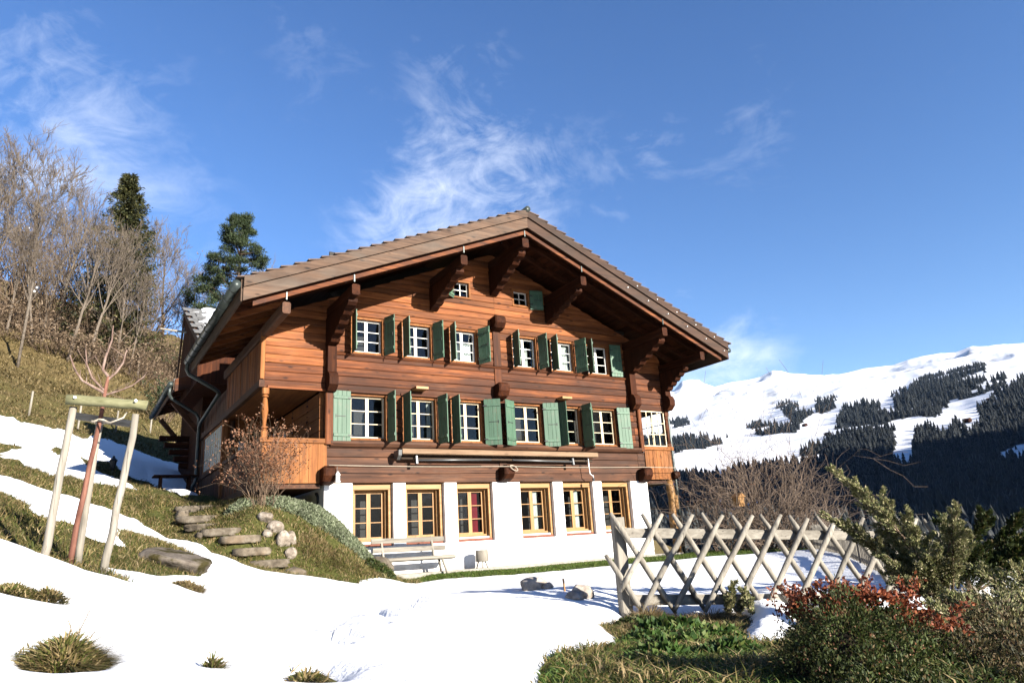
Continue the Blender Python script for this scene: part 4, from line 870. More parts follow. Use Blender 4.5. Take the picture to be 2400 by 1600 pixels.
console(.10, 6.25, 5.50, 1.66, .22, 4.38); console(9.70, 6.27, 5.50, 1.66, .23, 4.38); console(11.14, 5.66, 5.02, 1.1, .22, 4.42)
# gutter with its brackets and the down pipes
def gutter(p, q, r, parent, nbr=9):
    g = MB().tube([p, q], r, 12); o = g.build('gutter', MAT['zinc'], parent, True)
    p, q = V3(p), V3(q); d = (q-p)/np.linalg.norm(q-p)
    for k in range(nbr):
        c = p+(q-p)*((k+.5)/nbr); MB().tube([c-d*.02, c+d*.02], r*1.12, 12).build('gutter_bracket', MAT['zinc'], o, True)
gutter((XL-.14, YF-.02, 6.09), (XL-.14, YB, 6.07), .095, CH, 11); gutter((XR+.14, YF+.05, 6.06), (XR+.14, YB, 6.06), .085, CH, 3)
def pipe(path, r, parent=CH):
    return MB().tube(path, r, 10).build('down_pipe', MAT['zinc'], parent, True)
pipe([(XL-.14, 4.45, 6.06), (XL-.14, 4.62, 5.86), (XL-.06, 4.70, 5.74), (-1.74, 4.62, 5.33), (-1.62, 4.66, 5.24), (-1.62, 7.7, 4.92), (-1.62, 7.95, 4.80), (-1.62, 8.0, 4.6), (-1.62, 8.0, 3.15), (-1.66, 8.0, 3.02), (-1.72, 8.05, 2.92), (-1.72, 8.05, 2.45)], .055)
pipe([(XR+.10, .5, 6.0), (XR-.1, .5, 5.6), (11.42, .35, 5.1), (11.34, .15, 4.6), (11.32, .12, 2.3), (11.32, .12, .0)], .05)

# galleries -------------------------------------------------------
XG = -1.47
def boards_x(x0, x1, n, y, z0, z1, mat, name='gallery_board', t=.028):
    e = np.linspace(x0, x1, n+1)
    for k in range(n):
        j = rng.uniform(-.004, .004); MB().bar(((e[k]+e[k+1])/2, y+j, z0), ((e[k]+e[k+1])/2, y+j, z1), e[k+1]-e[k]-.005, t, up=(0,1,0), c=.004).build(name, mat, CH)
def boards_y(y0, y1, n, x, z0, z1, mat, name='gallery_board', t=.028, slope=0):
    e = np.linspace(y0, y1, n+1)
    for k in range(n):
        j = rng.uniform(-.006, .006); ym = (e[k]+e[k+1])/2; dz = rng.uniform(-.02, .0); MB().bar((x+j, ym, z0+dz), (x+j, ym, z1), t, e[k+1]-e[k]-.006, up=(0,1,0), c=.004).build(name, mat, CH)
# left gallery
boards_x(XG+.02, .05, 7, -.01, 2.22, 3.15, MAT['honey_z']); MB().bar((XG-.03, -.02, 3.195), (.10, -.02, 3.195), .09, .115, c=.01).build('gallery_rail', MAT['honey_x'], CH)
boards_y(.02, 4.3, 22, XG, 2.25, 3.12, MAT['log_z']); MB().bar((XG, -.02, 3.19), (XG, 8.35, 3.19), .10, .11, c=.01).build('gallery_rail', MAT['old_y'], CH)
boards_y(4.45, 8.35, 18, XG, 2.3, 3.12, MAT['old_z'])
MB().box(XG, -.1, .02, 8.3, 2.10, 2.2).build('gallery_floor', MAT['old_y'], CH); MB().box(XG+.01, -.1, .05, 8.3, 4.44, 4.52).build('gallery_ceiling', MAT['honey_y'], CH)
MB().bar((XG-.02, .03, 2.14), (XG-.02, 8.3, 2.14), .14, .16, c=.01).build('gallery_beam', MAT['old_y'], CH)
MB().lathe((-1.40, .03, 3.25), [(.072,0),(.072,.17),(.045,.20),(.075,.225),(.075,.25),(.04,.275),(.052,.42),(.082,.62),(.055,.88),(.04,.92),(.075,.945),(.075,.97),(.05,.99),(.075,1.01),(.075,1.15)], 16, (0,1,13,14)).build('gallery_post', MAT['honey_z'], CH)
MB().bar((XG, 4.36, 2.2), (XG, 4.36, 4.45), .16, .16, up=(0,1,0), c=.02).build('gallery_post', MAT['honey_z'], CH)
MB().bar((XG, 8.3, 2.2), (XG, 8.3, 5.4), .16, .16, up=(0,1,0), c=.02).build('gallery_post', MAT['old_z'], CH)
MB().bar((.09, -.03, 3.12), (.09, -.03, 4.42), .20, .12, up=(0,1,0), c=.02).build('corner_post', MAT['log_z'], CH)
# shallow carved post against the partition
MB().lathe((-1.28, 4.30, 3.25), [(.07,0),(.05,.2),(.10,.5),(.045,.85),(.07,.95),(.07,1.15)], 10).build('gallery_post', MAT['old_z'], CH)
MB().box(-1.46, -.1, 4.40, 4.46, 2.2, 4.44).build('gallery_partition', MAT['honey_x'], CH)
window(-1.12, -.22, 3.30, 4.12, 4.33, MAT['honey_x'], MAT['cream'], rows=2, cols=2, stile=.02)
# paper-white latticed window at the back of the gallery
def lattice_y(x, y0, y1, z0, z1, cols, rows):
    m = MB(); m.box(x-.02, x+.02, y0-.06, y0, z0-.06, z1+.06).box(x-.02, x+.02, y1, y1+.06, z0-.06, z1+.06).box(x-.019, x+.019, y0, y1, z0-.06, z0).box(x-.019, x+.019, y0, y1, z1, z1+.06)
    w = m.build('window', MAT['honey_z'], CH); ye = np.linspace(y0, y1, cols+1); ze = np.linspace(z0, z1, rows+1)
    for y in ye[1:-1]: MB().box(x-.012, x+.012, y-.014, y+.014, z0, z1).build('glazing_bar', MAT['cream'], w)
    for z in ze[1:-1]: MB().box(x-.010, x+.010, y0, y1, z-.01, z+.01).build('glazing_bar', MAT['cream'], w)
    for i in range(cols):
        for j in range(rows): MB().add([(x+.004, ye[i], ze[j]), (x+.004, ye[i+1], ze[j]), (x+.004, ye[i+1], ze[j+1]), (x+.004, ye[i], ze[j+1])], [(0,1,2,3)]).build('pane', MAT['curtain'], w)
lattice_y(XG-.01, 4.62, 7.55, 3.31, 4.36, 8, 3)
boards_y(7.63, 8.25, 3, XG, 3.25, 4.45, MAT['old_z'])
MB().bar((XG-.03, -.04, 4.50), (XG-.03, 8.3, 4.50), .12, .17, c=.012).build('gallery_beam', MAT['old_y'], CH)
boards_y(.0, 4.42, 24, XG+.02, 4.585, 5.70, MAT['sheltered_z'], 'cladding_board'); boards_y(4.5, 8.25, 16, XG+.05, 4.585, 5.35, MAT['old_z'], 'cladding_board')
MB().bar((XG-.02, .04, 4.62), (XG-.02, .04, 5.75), .10, .10, up=(0,1,0), c=.01).build('corner_post', MAT['honey_z'], CH)
# braces under the gallery
MB().bar((XG+.02, 4.4, 2.1), (-.1, 4.4, 1.5), .12, .14, c=.01).build('brace', MAT['old_x'], CH)
# right gallery
boards_x(10.02, 11.14, 7, -.01, 2.26, 3.17, MAT['honey_z']); MB().bar((9.98, -.02, 3.215), (11.22, -.02, 3.215), .09, .115, c=.01).build('gallery_rail', MAT['honey_x'], CH)
MB().box(10.02, 11.16, .02, 8.2, 2.14, 2.22).build('gallery_floor', MAT['old_y'], CH); MB().box(10.02, 11.1, .05, 8.2, 4.44, 4.5).build('gallery_ceiling', MAT['old_y'], CH)
MB().bar((11.14, .03, 3.2), (11.14, 8.2, 3.2), .10, .11, c=.01).build('gallery_rail', MAT['old_y'], CH); boards_y(.03, 8.2, 30, 11.14, 2.24, 3.15, MAT['old_z'])
MB().lathe((11.12, .02, 3.27), [(.07,0),(.07,.10),(.045,.12),(.07,.16),(.04,.2),(.05,.35),(.08,.6),(.045,.85),(.07,.9),(.06,.95),(.075,1.0),(.075,1.15)], 14, (0,1,10,11)).build('gallery_post', MAT['log_z'], CH)
MB().bar((9.93, -.03, 3.1), (9.93, -.03, 4.42), .14, .12, up=(0,1,0), c=.02).build('corner_post', MAT['log_z'], CH)
def lattice_x(x0, x1, y, z0, z1, cols, rows, mat):
    m = MB(); m.box(x0-.03, x0, y-.02, y+.02, z0-.03, z1+.03).box(x1, x1+.03, y-.02, y+.02, z0-.03, z1+.03).box(x0, x1, y-.019, y+.019, z0-.03, z0).box(x0, x1, y-.019, y+.019, z1, z1+.03)
    w = m.build('window', mat, CH); xe = np.linspace(x0, x1, cols+1); ze = np.linspace(z0, z1, rows+1)
    for x in xe[1:-1]: MB().box(x-.014, x+.014, y-.012, y+.012, z0, z1).build('glazing_bar', mat, w)
    for z in ze[1:-1]: MB().box(x0, x1, y-.010, y+.010, z-.012, z+.012).build('glazing_bar', mat, w)
    for i in range(cols):
        for j in range(rows): MB().add([(xe[i], y+.004, ze[j]), (xe[i+1], y+.004, ze[j]), (xe[i+1], y+.004, ze[j+1]), (xe[i], y+.004, ze[j+1])], [(0,1,2,3)]).build('pane', MAT['glass'], w)
lattice_x(10.05, 11.0, .03, 3.31, 4.37, 4, 3, MAT['cream'])
def lattice_yg(x, y0, y1, z0, z1, cols, rows):
    m = MB(); m.box(x-.02, x+.02, y0-.05, y0, z0, z1).box(x-.02, x+.02, y1, y1+.05, z0, z1)
    w = m.build('window', MAT['cream'], CH); ye = np.linspace(y0, y1, cols+1); ze = np.linspace(z0, z1, rows+1)
    for k, yv in enumerate(ye[1:-1]): MB().box(x-.012, x+.012, yv-.014, yv+.014, z0, z1).build('glazing_bar', MAT['cream'], w)
    for z in ze[1:-1]: MB().box(x-.01, x+.01, y0, y1, z-.01, z+.01).build('glazing_bar', MAT['cream'], w)
lattice_yg(11.1, .2, 4.2, 3.28, 4.4, 8, 3)
MB().bar((11.12, .05, 4.5), (11.12, 8.2, 4.5), .12, .16, c=.01).build('gallery_beam', MAT['old_y'], CH); boards_y(.05, 8.2, 24, 11.1, 4.56, 5.75, MAT['dark_z'], 'cladding_board')
# rough posts under the right gallery
m = MB(); path = [(10.98+.03*math.sin(k*1.3), .05, .0+k*.28) for k in range(9)]; m.tube(path, [.12+.012*math.sin(k*2.1) for k in range(9)], 9); m.build('support_post', MAT['pine_z'], CH, True)
for z in (.55, 1.35): MB().bar((11.12, -.02, z), (11.12, -.02, z+.42), .12, .08, up=(0,1,0), c=.02).build('support_cleat', MAT['pine_z'], CH)

# rear building ---------------------------------------------------
RB_ = thing('rear_barn', 'dark timber barn behind the chalet with lower eaves and a snowy slate roof', 'barn', (0, 9, 2.3))
def rbx(name, mat, *a): return MB().box(*a).build(name, mat, RB_)
rz = lambda x: 6.28+.36*(x+2.45)
rbx('wall', MAT['dark_y'], -1.5, -1.38, 8.36, 13.2, 1.5, 6.1); rbx('wall', MAT['dark_x'], -1.38, 6.0, 8.36, 8.48, 2.0, 6.2); rbx('wall', MAT['dark_x'], -1.38, 9.9, 13.1, 13.2, 1.5, 7.5)
MB().prism([(-2.5, 7.62, rz(-2.5)-.08), (1.2, 7.62, rz(1.2)-.08), (1.2, 7.62, rz(1.2)), (-2.5, 7.62, rz(-2.5))], (0, 5.5, 0)).build('roof', MAT['slate'], RB_)
MB().prism([(-2.46, 7.60, rz(-2.46)-.42), (1.2, 7.60, rz(1.2)-.42), (1.2, 7.60, rz(1.2)-.02), (-2.46, 7.60, rz(-2.46)-.02)], (0, -.05, 0)).build('barge_board', MAT['log_x'], RB_)
MB().bar((-2.47, 7.6, 6.06), (-2.47, 13.1, 6.06), .05, .30, c=.005).build('fascia', MAT['barge_y'], RB_)
for y in np.arange(7.9, 13, .55): MB().bar((-2.42, y, rz(-2.42)-.20), (-1.2, y, rz(-1.2)-.20), .12, .14, c=.01).build('rafter', MAT['log_x'], RB_)
for y, s in ((9.2, .75), (12.6, .75)): MB().bar((-1.5, y, 4.9), (-2.3, y, 5.85), .14, .16, c=.01).build('brace', MAT['old_x'], RB_)
for k in range(5): MB().bar((-1.5, 11.0, 4.9-.24*k), (-2.45+.17*k, 11.0, 4.9-.24*k), .26, .17, c=.015).build('corbel_log', MAT['dark_x'], RB_)
gutter((-2.58, 7.6, 6.10), (-2.58, 13.1, 6.02), .085, RB_, 9)
pipe([(-2.58, 7.75, 6.02), (-2.58, 7.8, 5.82), (-2.50, 7.9, 5.70), (-1.74, 7.96, 5.25), (-1.64, 7.98, 5.1), (-1.63, 7.98, 4.8)], .05, RB_)
# cross wing above it: slate roof with melting snow, boarded gable to the left
wx = -2.02
MB().prism([(wx+.05, 6.35, 5.9), (wx+.05, 11.4, 5.9), (wx+.05, 10.05, 9.36), (wx+.05, 6.35, 7.30)], (7, 0, 0)).build('wing_wall', MAT['dark_z'], RB_)
for k in range(9):
    y = 6.55+k*.42; zt_ = 7.30+(y-6.35)*.553; MB().bar((wx+.03, y, 5.9), (wx+.03, y, min(zt_, 9.25)), .03, .40, up=(0,1,0), c=.005).build('wing_board', MAT['dark_z'], RB_)
MB().bar((wx, 5.95, 6.98), (wx, 10.05, 9.30), .05, .26, c=.01).build('barge_board', MAT['barge_y'], RB_); MB().bar((wx, 10.05, 9.42), (wx, 11.05, 7.05), .05, .22, c=.01).build('barge_board', MAT['old_y'], RB_)
MB().bar((wx-.0, 5.95, 7.02), (wx+5, 5.95, 7.02), .05, .24, c=.01).build('fascia', MAT['pine_x'], RB_)
def slates():
    L_, S_ = [], []
    n = 11
    for r in range(n):
        t = r/n; y = 5.85+t*4.2; z = 7.13+t*4.2*.56
        for k in range(16):
            x = wx-.10+k*.33+(.16 if r%2 else 0)+rng.uniform(-.02,.02)
            a = MB().add([(x, y-.05, z+.015), (x+.31, y-.05+rng.uniform(-.03,.03), z+.012), (x+.31, y+.42, z+.24), (x, y+.42, z+.24), (x, y-.05, z-.012), (x+.31, y-.05, z-.014), (x+.31, y+.42, z+.212), (x, y+.42, z+.212)], [(0,1,2,3),(7,6,5,4),(0,4,5,1),(1,5,6,2),(2,6,7,3),(3,7,4,0)])
            a.build('slate', MAT['slate'], RB_)
slates()
def wing_snow():
    xs = np.linspace(wx+.0, wx+5.2, 60); ts = np.linspace(0, 4.2, 40); X, T = np.meshgrid(xs, ts, indexing='ij')
    th = .12*np.clip((X-wx-.55-T*.0)*1.6+fbm(X*2.2, T*2.2, 4)*2.4-.1, -1, 1)
    P = np.stack([X, 5.83+T, 7.16+T*.56+th+.01], -1).reshape(-1, 3); i = np.arange(60*40).reshape(60, 40); f = np.stack([i[:-1,:-1], i[1:,:-1], i[1:,1:], i[:-1,1:]], -1); k = th[:-1,:-1] > -.06
    np_mesh('roof_snow', P, f[k], MAT['snow'], RB_, True)
wing_snow()
MB().bar((-2.05, 9.0, 8.25), (-2.85, 9.2, 8.36), .06, .06, c=.01).build('outrigger_pole', MAT['grey_x'], RB_)

# ------------------------------------------------------------------ things by the house
AW = thing('awning', 'rolled-up awning under a pale board above the basement windows', 'awning', (4.8, -.2, 2.9))
MB().bar((1.80, -.27, 2.94), (7.86, -.27, 2.925), .30, .13, c=.012).build('cover_board', MAT['pale_x'], AW)
MB().tube([(1.86, -.17, 2.80), (7.80, -.17, 2.79)], .045, 12).build('rolled_cloth', MAT['awning'], AW, True)
for a, b in (((2.24,-.30,2.735), (4.32,-.36,2.755)), ((7.01,-.30,2.735), (4.98,-.36,2.755))):
    MB().tube([a, b], .024, 10).build('folding_arm', MAT['armgrey'], AW, True)
for x in (2.22, 7.03): MB().bar((x, -.30, 2.64), (x, -.26, 2.90), .07, .09, up=(0,1,0), c=.015).build('arm_bracket', MAT['armgrey'], AW)
MB().prism([(1.70,-.42,2.97),(1.70,-.1,2.97),(1.70,-.1,2.80),(1.70,-.28,2.74),(1.70,-.40,2.84)], (.085,0,0)).build('end_cap', MAT['armgrey'], AW)
CR = thing('awning_crank', 'thin bent crank rod with black knob hanging from the awning', 'crank', (7.6, -.3, 2.3))
MB().tube([(7.58,-.30,2.86),(7.585,-.30,2.55),(7.60,-.30,2.40),(7.66,-.31,2.35),(7.70,-.31,2.345),(7.70,-.31,2.26)], .012, 6).build('rod', MAT['tin'], CR, True)
MB().tube([(7.70,-.31,2.28),(7.70,-.31,2.19)], .035, 8).build('knob', MAT['iron'], CR, True)
LN = thing('clothes_line', 'pale cord strung along the wall below the awning', 'rope', (4.8, -.4, 2.5))
pts = [(-.02+k*.5, -.40, 2.585-.02*math.sin(math.pi*((k*.5)%4.9)/4.9)) for k in range(24)]
MB().tube(pts, .009, 5).build('cord', MAT['rope'], LN, True)
MB().tube([(4.98+.09*math.cos(a)*1.3, -.415, 2.54+.055*math.sin(a)-.05*math.cos(a)) for a in np.linspace(0, 2*math.pi, 14)], .012, 5).build('coil', MAT['rope'], LN, True)
LT = thing('wall_lantern', 'small white tin lantern hanging at the left beam end', 'lantern', (.18, -.42, 2.2))
MB().lathe((.18,-.42,2.20), [(.065,0),(.065,.02),(.052,.03),(.052,.15),(.068,.16),(.03,.21),(.02,.24)], 10).build('body', MAT['tin'], LT, True)
for a in range(4):
    c, s = math.cos(a*1.571+.4)*.058, math.sin(a*1.571+.4)*.058; MB().tube([(.18+c,-.42+s,2.22),(.18+c,-.42+s,2.36)], .007, 5).build('bar', MAT['iron'], LT)
MB().tube([(.18,-.42,2.43),(.16,-.41,2.48),(.18,-.40,2.55)], .006, 5).build('handle', MAT['iron'], LT)
HK = tag(MB().tube([(-.03,.50,1.98),(-.06,.46,2.03),(-.05,.40,2.02),(-.04,.38,1.93),(-.03,.40,1.82),(-.03,.42,1.74)], [.02,.025,.03,.03,.025,.015], 7).build('iron_hook', MAT['iron'], None, True), 'rusty curved iron hook on the shaded plaster left of the basement', 'hook')
# bench
BN = thing('bench', 'weathered grey log bench with plank backrest against the white wall', 'bench', (2.0, -.5, 0))
m = MB(); m.tube([(1.02,-.56,.405),(1.10,-.56,.41),(2.0,-.56,.405),(2.95,-.56,.40),(3.02,-.56,.395)], [.06,.085,.085,.09,.075], 10); m.v = [(x, -.56+(y+.56)*1.9, .40+(z-.40)*.62) for x, y, z in m.v]; m.build('seat', MAT['grey_x'], BN, True)
MB().bar((1.0,-.36,.845), (2.86,-.36,.83), .035, .115, c=.008).build('back_plank', MAT['grey_x'], BN); MB().bar((1.03,-.39,.635), (2.88,-.39,.62), .035, .115, c=.008).build('back_plank', MAT['grey_x'], BN)
for x in (1.28, 2.56): MB().bar((x,-.44,.36), (x-.03,-.33,.90), .06, .045, up=(1,0,0), c=.006).build('back_post', MAT['grey_z'], BN)
for x, s in ((1.36,-.08),(2.66,.10)):
    for y0, y1 in ((-.64,-.74),(-.48,-.40)):
        MB().tube([(x,y0,.40),(x+s,y1,hz(x+s,y1) if y1 < -.6 else .03)], [.035,.028], 7).build('leg', MAT['grey_z'], BN, True)
ST = thing('log_stool', 'small three-legged stool made of a tree-trunk slice', 'stool', (3.9, -.45, 0))
MB().lathe((3.88,-.42,.225), [(.150,0),(.162,.02),(.165,.14),(.160,.27),(.150,.285),(.0,.287)], 16).build('seat', MAT['grey_z'], ST, True)
for a in (.2, 2.3, 4.4):
    c, s = math.cos(a), math.sin(a); MB().tube([(3.88+c*.09,-.42+s*.09,.26),(3.88+c*.19,-.42+s*.13,.03)], [.022,.018], 7).build('leg', MAT['grey_z'], ST, True)
# garlands of hearts and beads hanging in the gallery
for i, (y, x, zt, zb) in enumerate(((.95,-.16,4.42,3.25), (2.3,-.16,4.36,3.2))):
    G = thing('bead_garland', ['string of dark beads and hearts nearest the front in the left gallery', 'string of dark beads deeper inside the left gallery'][i], 'garland', (x, y, zb))
    MB().tube([(x,y,zt),(x,y,zb)], .003, 4).build('string', MAT['iron'], G)
    for k in range(8):
        z = zt-.08-k*(zt-zb-.1)/8; r = .030 if k%3 == 1 else .018
        MB().lathe((x,y,z-r), [(.001,0),(r*.8,r*.6),(r,r),(r*.8,r*1.5),(.001,r*2)], 8).build('bead', MAT['bead'], G, True)
WL = thing('gallery_lamp', 'white bracket lamp on the gallery wall behind the turned post', 'lamp', (-.1, 3.2, 3.7))
MB().tube([(-.1,3.2,3.75),(-.45,3.2,3.75)], .02, 7).build('arm', MAT['tin'], WL, True); MB().lathe((-.40,3.2,3.66), [(.03,0),(.05,.05),(.03,.2)], 8).build('shade', MAT['tin'], WL, True); MB().tube([(-.12,3.2,3.62),(-.12,3.2,3.92)], .035, 8).build('backplate', MAT['tin'], WL, True)

# ------------------------------------------------------------------ stones
def rock(name, c, rx, ry, rz_, mat, label, seed, group=None, flat=0.0, rot=0., cat='stone', n=10, slab=False):
    g = np.random.default_rng(seed); nu, nv = 26, 16; off = g.random(3)*50
    th = np.pi*np.arange(nv+1)/nv; ph = 2*np.pi*np.arange(nu)/nu; TH2, PH = np.meshgrid(th, ph, indexing='ij')
    d = np.stack([np.sin(TH2)*np.cos(PH), np.sin(TH2)*np.sin(PH), np.cos(TH2)], -1)
    # blocky: clip by random planes, then chip with noise
    r = np.ones(TH2.shape)*1.15
    for _ in range(n):
        nn = g.normal(0, 1, 3); nn /= np.linalg.norm(nn); dp = d@nn; lim_ = .72+.25*g.random(); r = np.where(dp > 1e-3, np.minimum(r, lim_/np.maximum(dp, 1e-3)), r)
    if slab:
        for ax_, lm in ((0,.95),(1,.85),(2,.62)): r = np.minimum(np.where(r > 1.1, 1.5, r*1.15), lm/np.maximum(np.abs(d[...,ax_]), 1e-3))
    r = r*(1+.16*fbm(d[...,0]*3+off[0]+d[...,2]*2, d[...,1]*3+off[1]-d[...,2]*1.4, 4)+.09*fbm(d[...,0]*9+off[2]+d[...,2]*5, d[...,1]*9-d[...,2]*4, 3))
    p = d*r[..., None]*np.array([rx, ry, rz_]); cz, sz = math.cos(rot), math.sin(rot)
    v = np.stack([c[0]+p[...,0]*cz-p[...,1]*sz, c[1]+p[...,0]*sz+p[...,1]*cz, c[2]+p[...,2]+flat*p[...,0]], -1).reshape(-1, 3)
    i = np.arange((nv+1)*nu).reshape(nv+1, nu); j2 = np.roll(i, -1, 1); f = np.stack([i[:-1], i[1:], j2[1:], j2[:-1]], -1).reshape(-1, 4)
    return tag(np_mesh(name, v, f, mat), label, cat, group)
GS = 'stone steps up the bank beside the chalet'
for i, (x, y, rx, ry, lb) in enumerate([
  (-2.62,.62,.55,.22,'topmost flat stone step below the picnic table'), (-2.58,-.25,.62,.22,'wide flat stone step, second from the top of the bank'), (-2.62,-.85,.50,.22,'brown stone step, third from the top'),
  (-2.50,-1.62,.42,.20,'grey stone step beside the small leaning stone, fourth from the top'), (-2.22,-1.98,.42,.20,'thin slanted stone step in the middle of the flight'), (-2.08,-2.30,.40,.20,'stone step left of the rock pile, third from the bottom'), (-1.80,-2.58,.42,.22,'large stone step at the foot of the rock pile')]):
    rock('stone_step', (x, y, hz(x, y)+.005), rx*.62, ry, .12, MAT['stone'], lb, 60+i, GS, rot=.12*(i%3-1), slab=True)
for i, (x, y, a, b, c, lb, mt) in enumerate([
  (-1.45,-2.86,.25,.18,.12,'rounded pale stone at the bottom of the stone steps','stone'), (-2.98,.30,.20,.15,.15,'single grey stone left of the top step','stone'), (-2.86,-1.55,.20,.12,.13,'small pale stone leaning left of the fourth step','stone'),
  (-1.72,-1.72,.18,.15,.14,'pitted white rock at the top of the rock pile','limestone'), (-1.56,-1.92,.17,.14,.16,'white rock, second from the top of the rock pile','limestone'), (-1.46,-2.16,.15,.13,.20,'tall white rock in the middle of the rock pile','limestone'), (-1.30,-2.10,.14,.12,.17,'pale rock on the right of the rock pile','limestone'), (-1.38,-2.38,.14,.12,.13,'lowest white rock of the rock pile','limestone'), (-1.74,-2.0,.12,.10,.09,'small grey rock on the left of the rock pile','limestone'),
  (.72,-1.55,.34,.26,.24,'grey sloping boulder at the left end of the bench','stone')]):
    rock('rock', (x, y, hz(x, y)+c*.30), a*.85, b*.85, c*.85, MAT[mt], lb, 80+i, 'rocks set in the bank' if mt == 'limestone' else None, rot=i*.7)
rock('boulder', (-3.92, -6.0, hz(-3.92,-6.0)-.06), .42, .62, .20, MAT['mossrock'], 'flat mossy boulder bare of snow on the slope right of the tree stakes', 97, None, -.12, .3, 'boulder')
for i, (x, y, a, b, c, lb) in enumerate([(.44,-7.95,.20,.15,.11,'grey angular rock on the snow, left of the rock pair'), (.62,-8.05,.10,.08,.06,'small grey rock beside the angular grey rock'), (.62,-8.80,.17,.15,.13,'pink-brown block of rock on the snow before the fence'), (.46,-8.90,.14,.11,.06,'low smooth brown stone leaning on the pink-brown block')]):
    rock('garden_rock', (x, y, ground_top(x, y)+c*.35), a, b, c, MAT['pinkstone'], lb, 110+i, 'rocks on the snowy lawn', rot=.5*i)
tag(MB().bar((.66,-8.4,-.2), (.64,-8.4,.10), .02, .02, up=(0,1,0), c=.003).build('marker_stick', MAT['pine_z']), 'thin pale stick standing in the snow between the rocks', 'stick')

# ------------------------------------------------------------------ young tree between its stakes
SF = thing('tree_stakes', 'three round timber stakes joined by a crossbar around a young tree', 'stakes', (-5.03, -8.62, .6))
def pole(a, b, r0, r1, name, mat, parent, n=12):
    a, b = V3(a), V3(b); k = 8; path = [a+(b-a)*t+rng.normal(0, .004, 3) for t in np.linspace(0, 1, k)]
    return MB().tube(path, list(np.linspace(r0, r1, k)), n).build(name, mat, parent, True)
LB, RBp = V3((-5.27,-8.60,.62)), V3((-4.80,-8.80,.45)); LTp, RTp = V3((-5.175,-8.60,2.12)), V3((-4.64,-8.80,2.02))
pole(LB, LTp, .037, .032, 'stake', MAT['grey_z'], SF); pole(RBp, RTp, .036, .031, 'stake', MAT['grey_z'], SF); pole((-5.0,-8.30,.6), (-4.93,-8.32,2.05), .034, .032, 'stake', MAT['grey_z'], SF)
n = NT('mossy_timber'); c = n.ramp(n.noise(n.coord('Object', (3,20,20)), 1, 4), [(.3, (.15,.15,.075)), (.7, (.32,.31,.18))]); MAT['mosswood'] = n.fin(c, .9, .1)
cb = pole((-5.235,-8.66,2.175), (-4.555,-8.86,2.11), .050, .047, 'crossbar', MAT['mosswood'], SF, 14)
for p in ((-5.17,-8.735,2.18), (-4.66,-8.905,2.14)): MB().tube([p, V3(p)+(0,-.012,0)], .012, 7).build('nail_head', MAT['steel'], cb)
MB().bar((-5.16,-8.42,2.06), (-4.66,-8.46,1.99), .03, .07, c=.005).build('back_rail', MAT['grey_x'], SF)
def ring(c, r, th, name, parent, mat):
    MB().tube([V3(c)+(r*math.cos(a), r*math.sin(a), .01*math.sin(3*a)) for a in np.linspace(0, 2*math.pi, 15)], th, 5).build(name, mat, parent, True)
ring((-4.93,-8.52,1.99), .075, .012, 'tie', SF, MAT['rope'])
MB().tube([(-4.72,-8.75,2.05),(-4.75,-8.85,1.98),(-4.85,-8.78,1.94),(-4.95,-8.60,1.99)], .009, 5).build('tie', MAT['rope'], SF, True)
def branchy(mb, start, d, length, r0, depth, g, spread=.6, up=.15, nseg=4, kids=(2, 4), rmin=.004, shrink=.62, sides=5, wob=.12, gather=None):
    """recursive limbs"""
    p = V3(start); d = V3(d); d /= np.linalg.norm(d); path = [p]; rad = [r0]; dirs = []
    for k in range(nseg):
        d = d+g.normal(0, wob, 3)+np.array([0, 0, up*.25]); d /= np.linalg.norm(d); p = p+d*(length/nseg); path.append(p); dirs.append(d); rad.append(max(rmin, r0*(1-(k+1)/nseg*.55)))
    mb.tube(path, rad, sides if r0 > .02 else 3, False)
    if gather is not None: gather.append(path[-1])
    if depth <= 0: return
    for _ in range(int(g.integers(*kids))+1):
        k = int(g.integers(1, nseg+1)); t = dirs[k-1]; s = np.cross(t, g.normal(0, 1, 3)); s /= np.linalg.norm(s)+1e-9
        nd = t+s*spread*(.6+.8*g.random())+np.array([0, 0, up]); branchy(mb, path[k], nd, length*shrink*(.7+.6*g.random()), max(rmin, rad[k]*.68), depth-1, g, spread, up, max(2, nseg-1 if depth < 3 else nseg), kids, rmin, shrink, sides, wob, gather)
YT = thing('young_fruit_tree', 'slim red-barked young tree with bare twigs tied between stakes', 'tree', (-5.07, -8.55, .6))
g = np.random.default_rng(4)
tp = [(-5.07,-8.52,.56),(-5.055,-8.53,.72),(-5.04,-8.53,1.0),(-5.005,-8.53,1.3),(-4.985,-8.53,1.55),(-4.955,-8.54,1.8),(-4.93,-8.54,2.05),(-4.915,-8.54,2.3),(-4.90,-8.54,2.45)]
MB().tube(tp, [.030,.027,.025,.026,.023,.022,.020,.018,.014], 9).build('trunk', MAT['redbark'], YT, True)
cr = MB()
def limb(path, r0, seed):
    gg = np.random.default_rng(seed); path = [V3(p) for p in path]; cr.tube(path, list(np.linspace(r0, .006, len(path))), 6, False)
    for k in range(1, len(path)):
        for _ in range(1+k%2):
            d = path[k]-path[k-1]; d = d/np.linalg.norm(d)+gg.normal(0, .55, 3)+np.array([0,0,.25]); t = gg.random(); branchy(cr, path[k-1]*(1-t)+path[k]*t, d, .08+.16*gg.random(), .004, 0, gg, .5, .2, 3, (0, 2), .0025)
limb([(-4.92,-8.54,2.28),(-5.02,-8.52,2.34),(-5.12,-8.50,2.40),(-5.20,-8.48,2.52),(-5.25,-8.47,2.66)], .017, 1)
limb([(-4.92,-8.54,2.30),(-5.04,-8.56,2.42),(-5.10,-8.56,2.56),(-5.12,-8.56,2.70)], .012, 2)
limb([(-4.90,-8.54,2.45),(-4.955,-8.53,2.52),(-4.94,-8.52,2.66),(-4.90,-8.51,2.84),(-4.90,-8.51,3.0)], .018, 3)
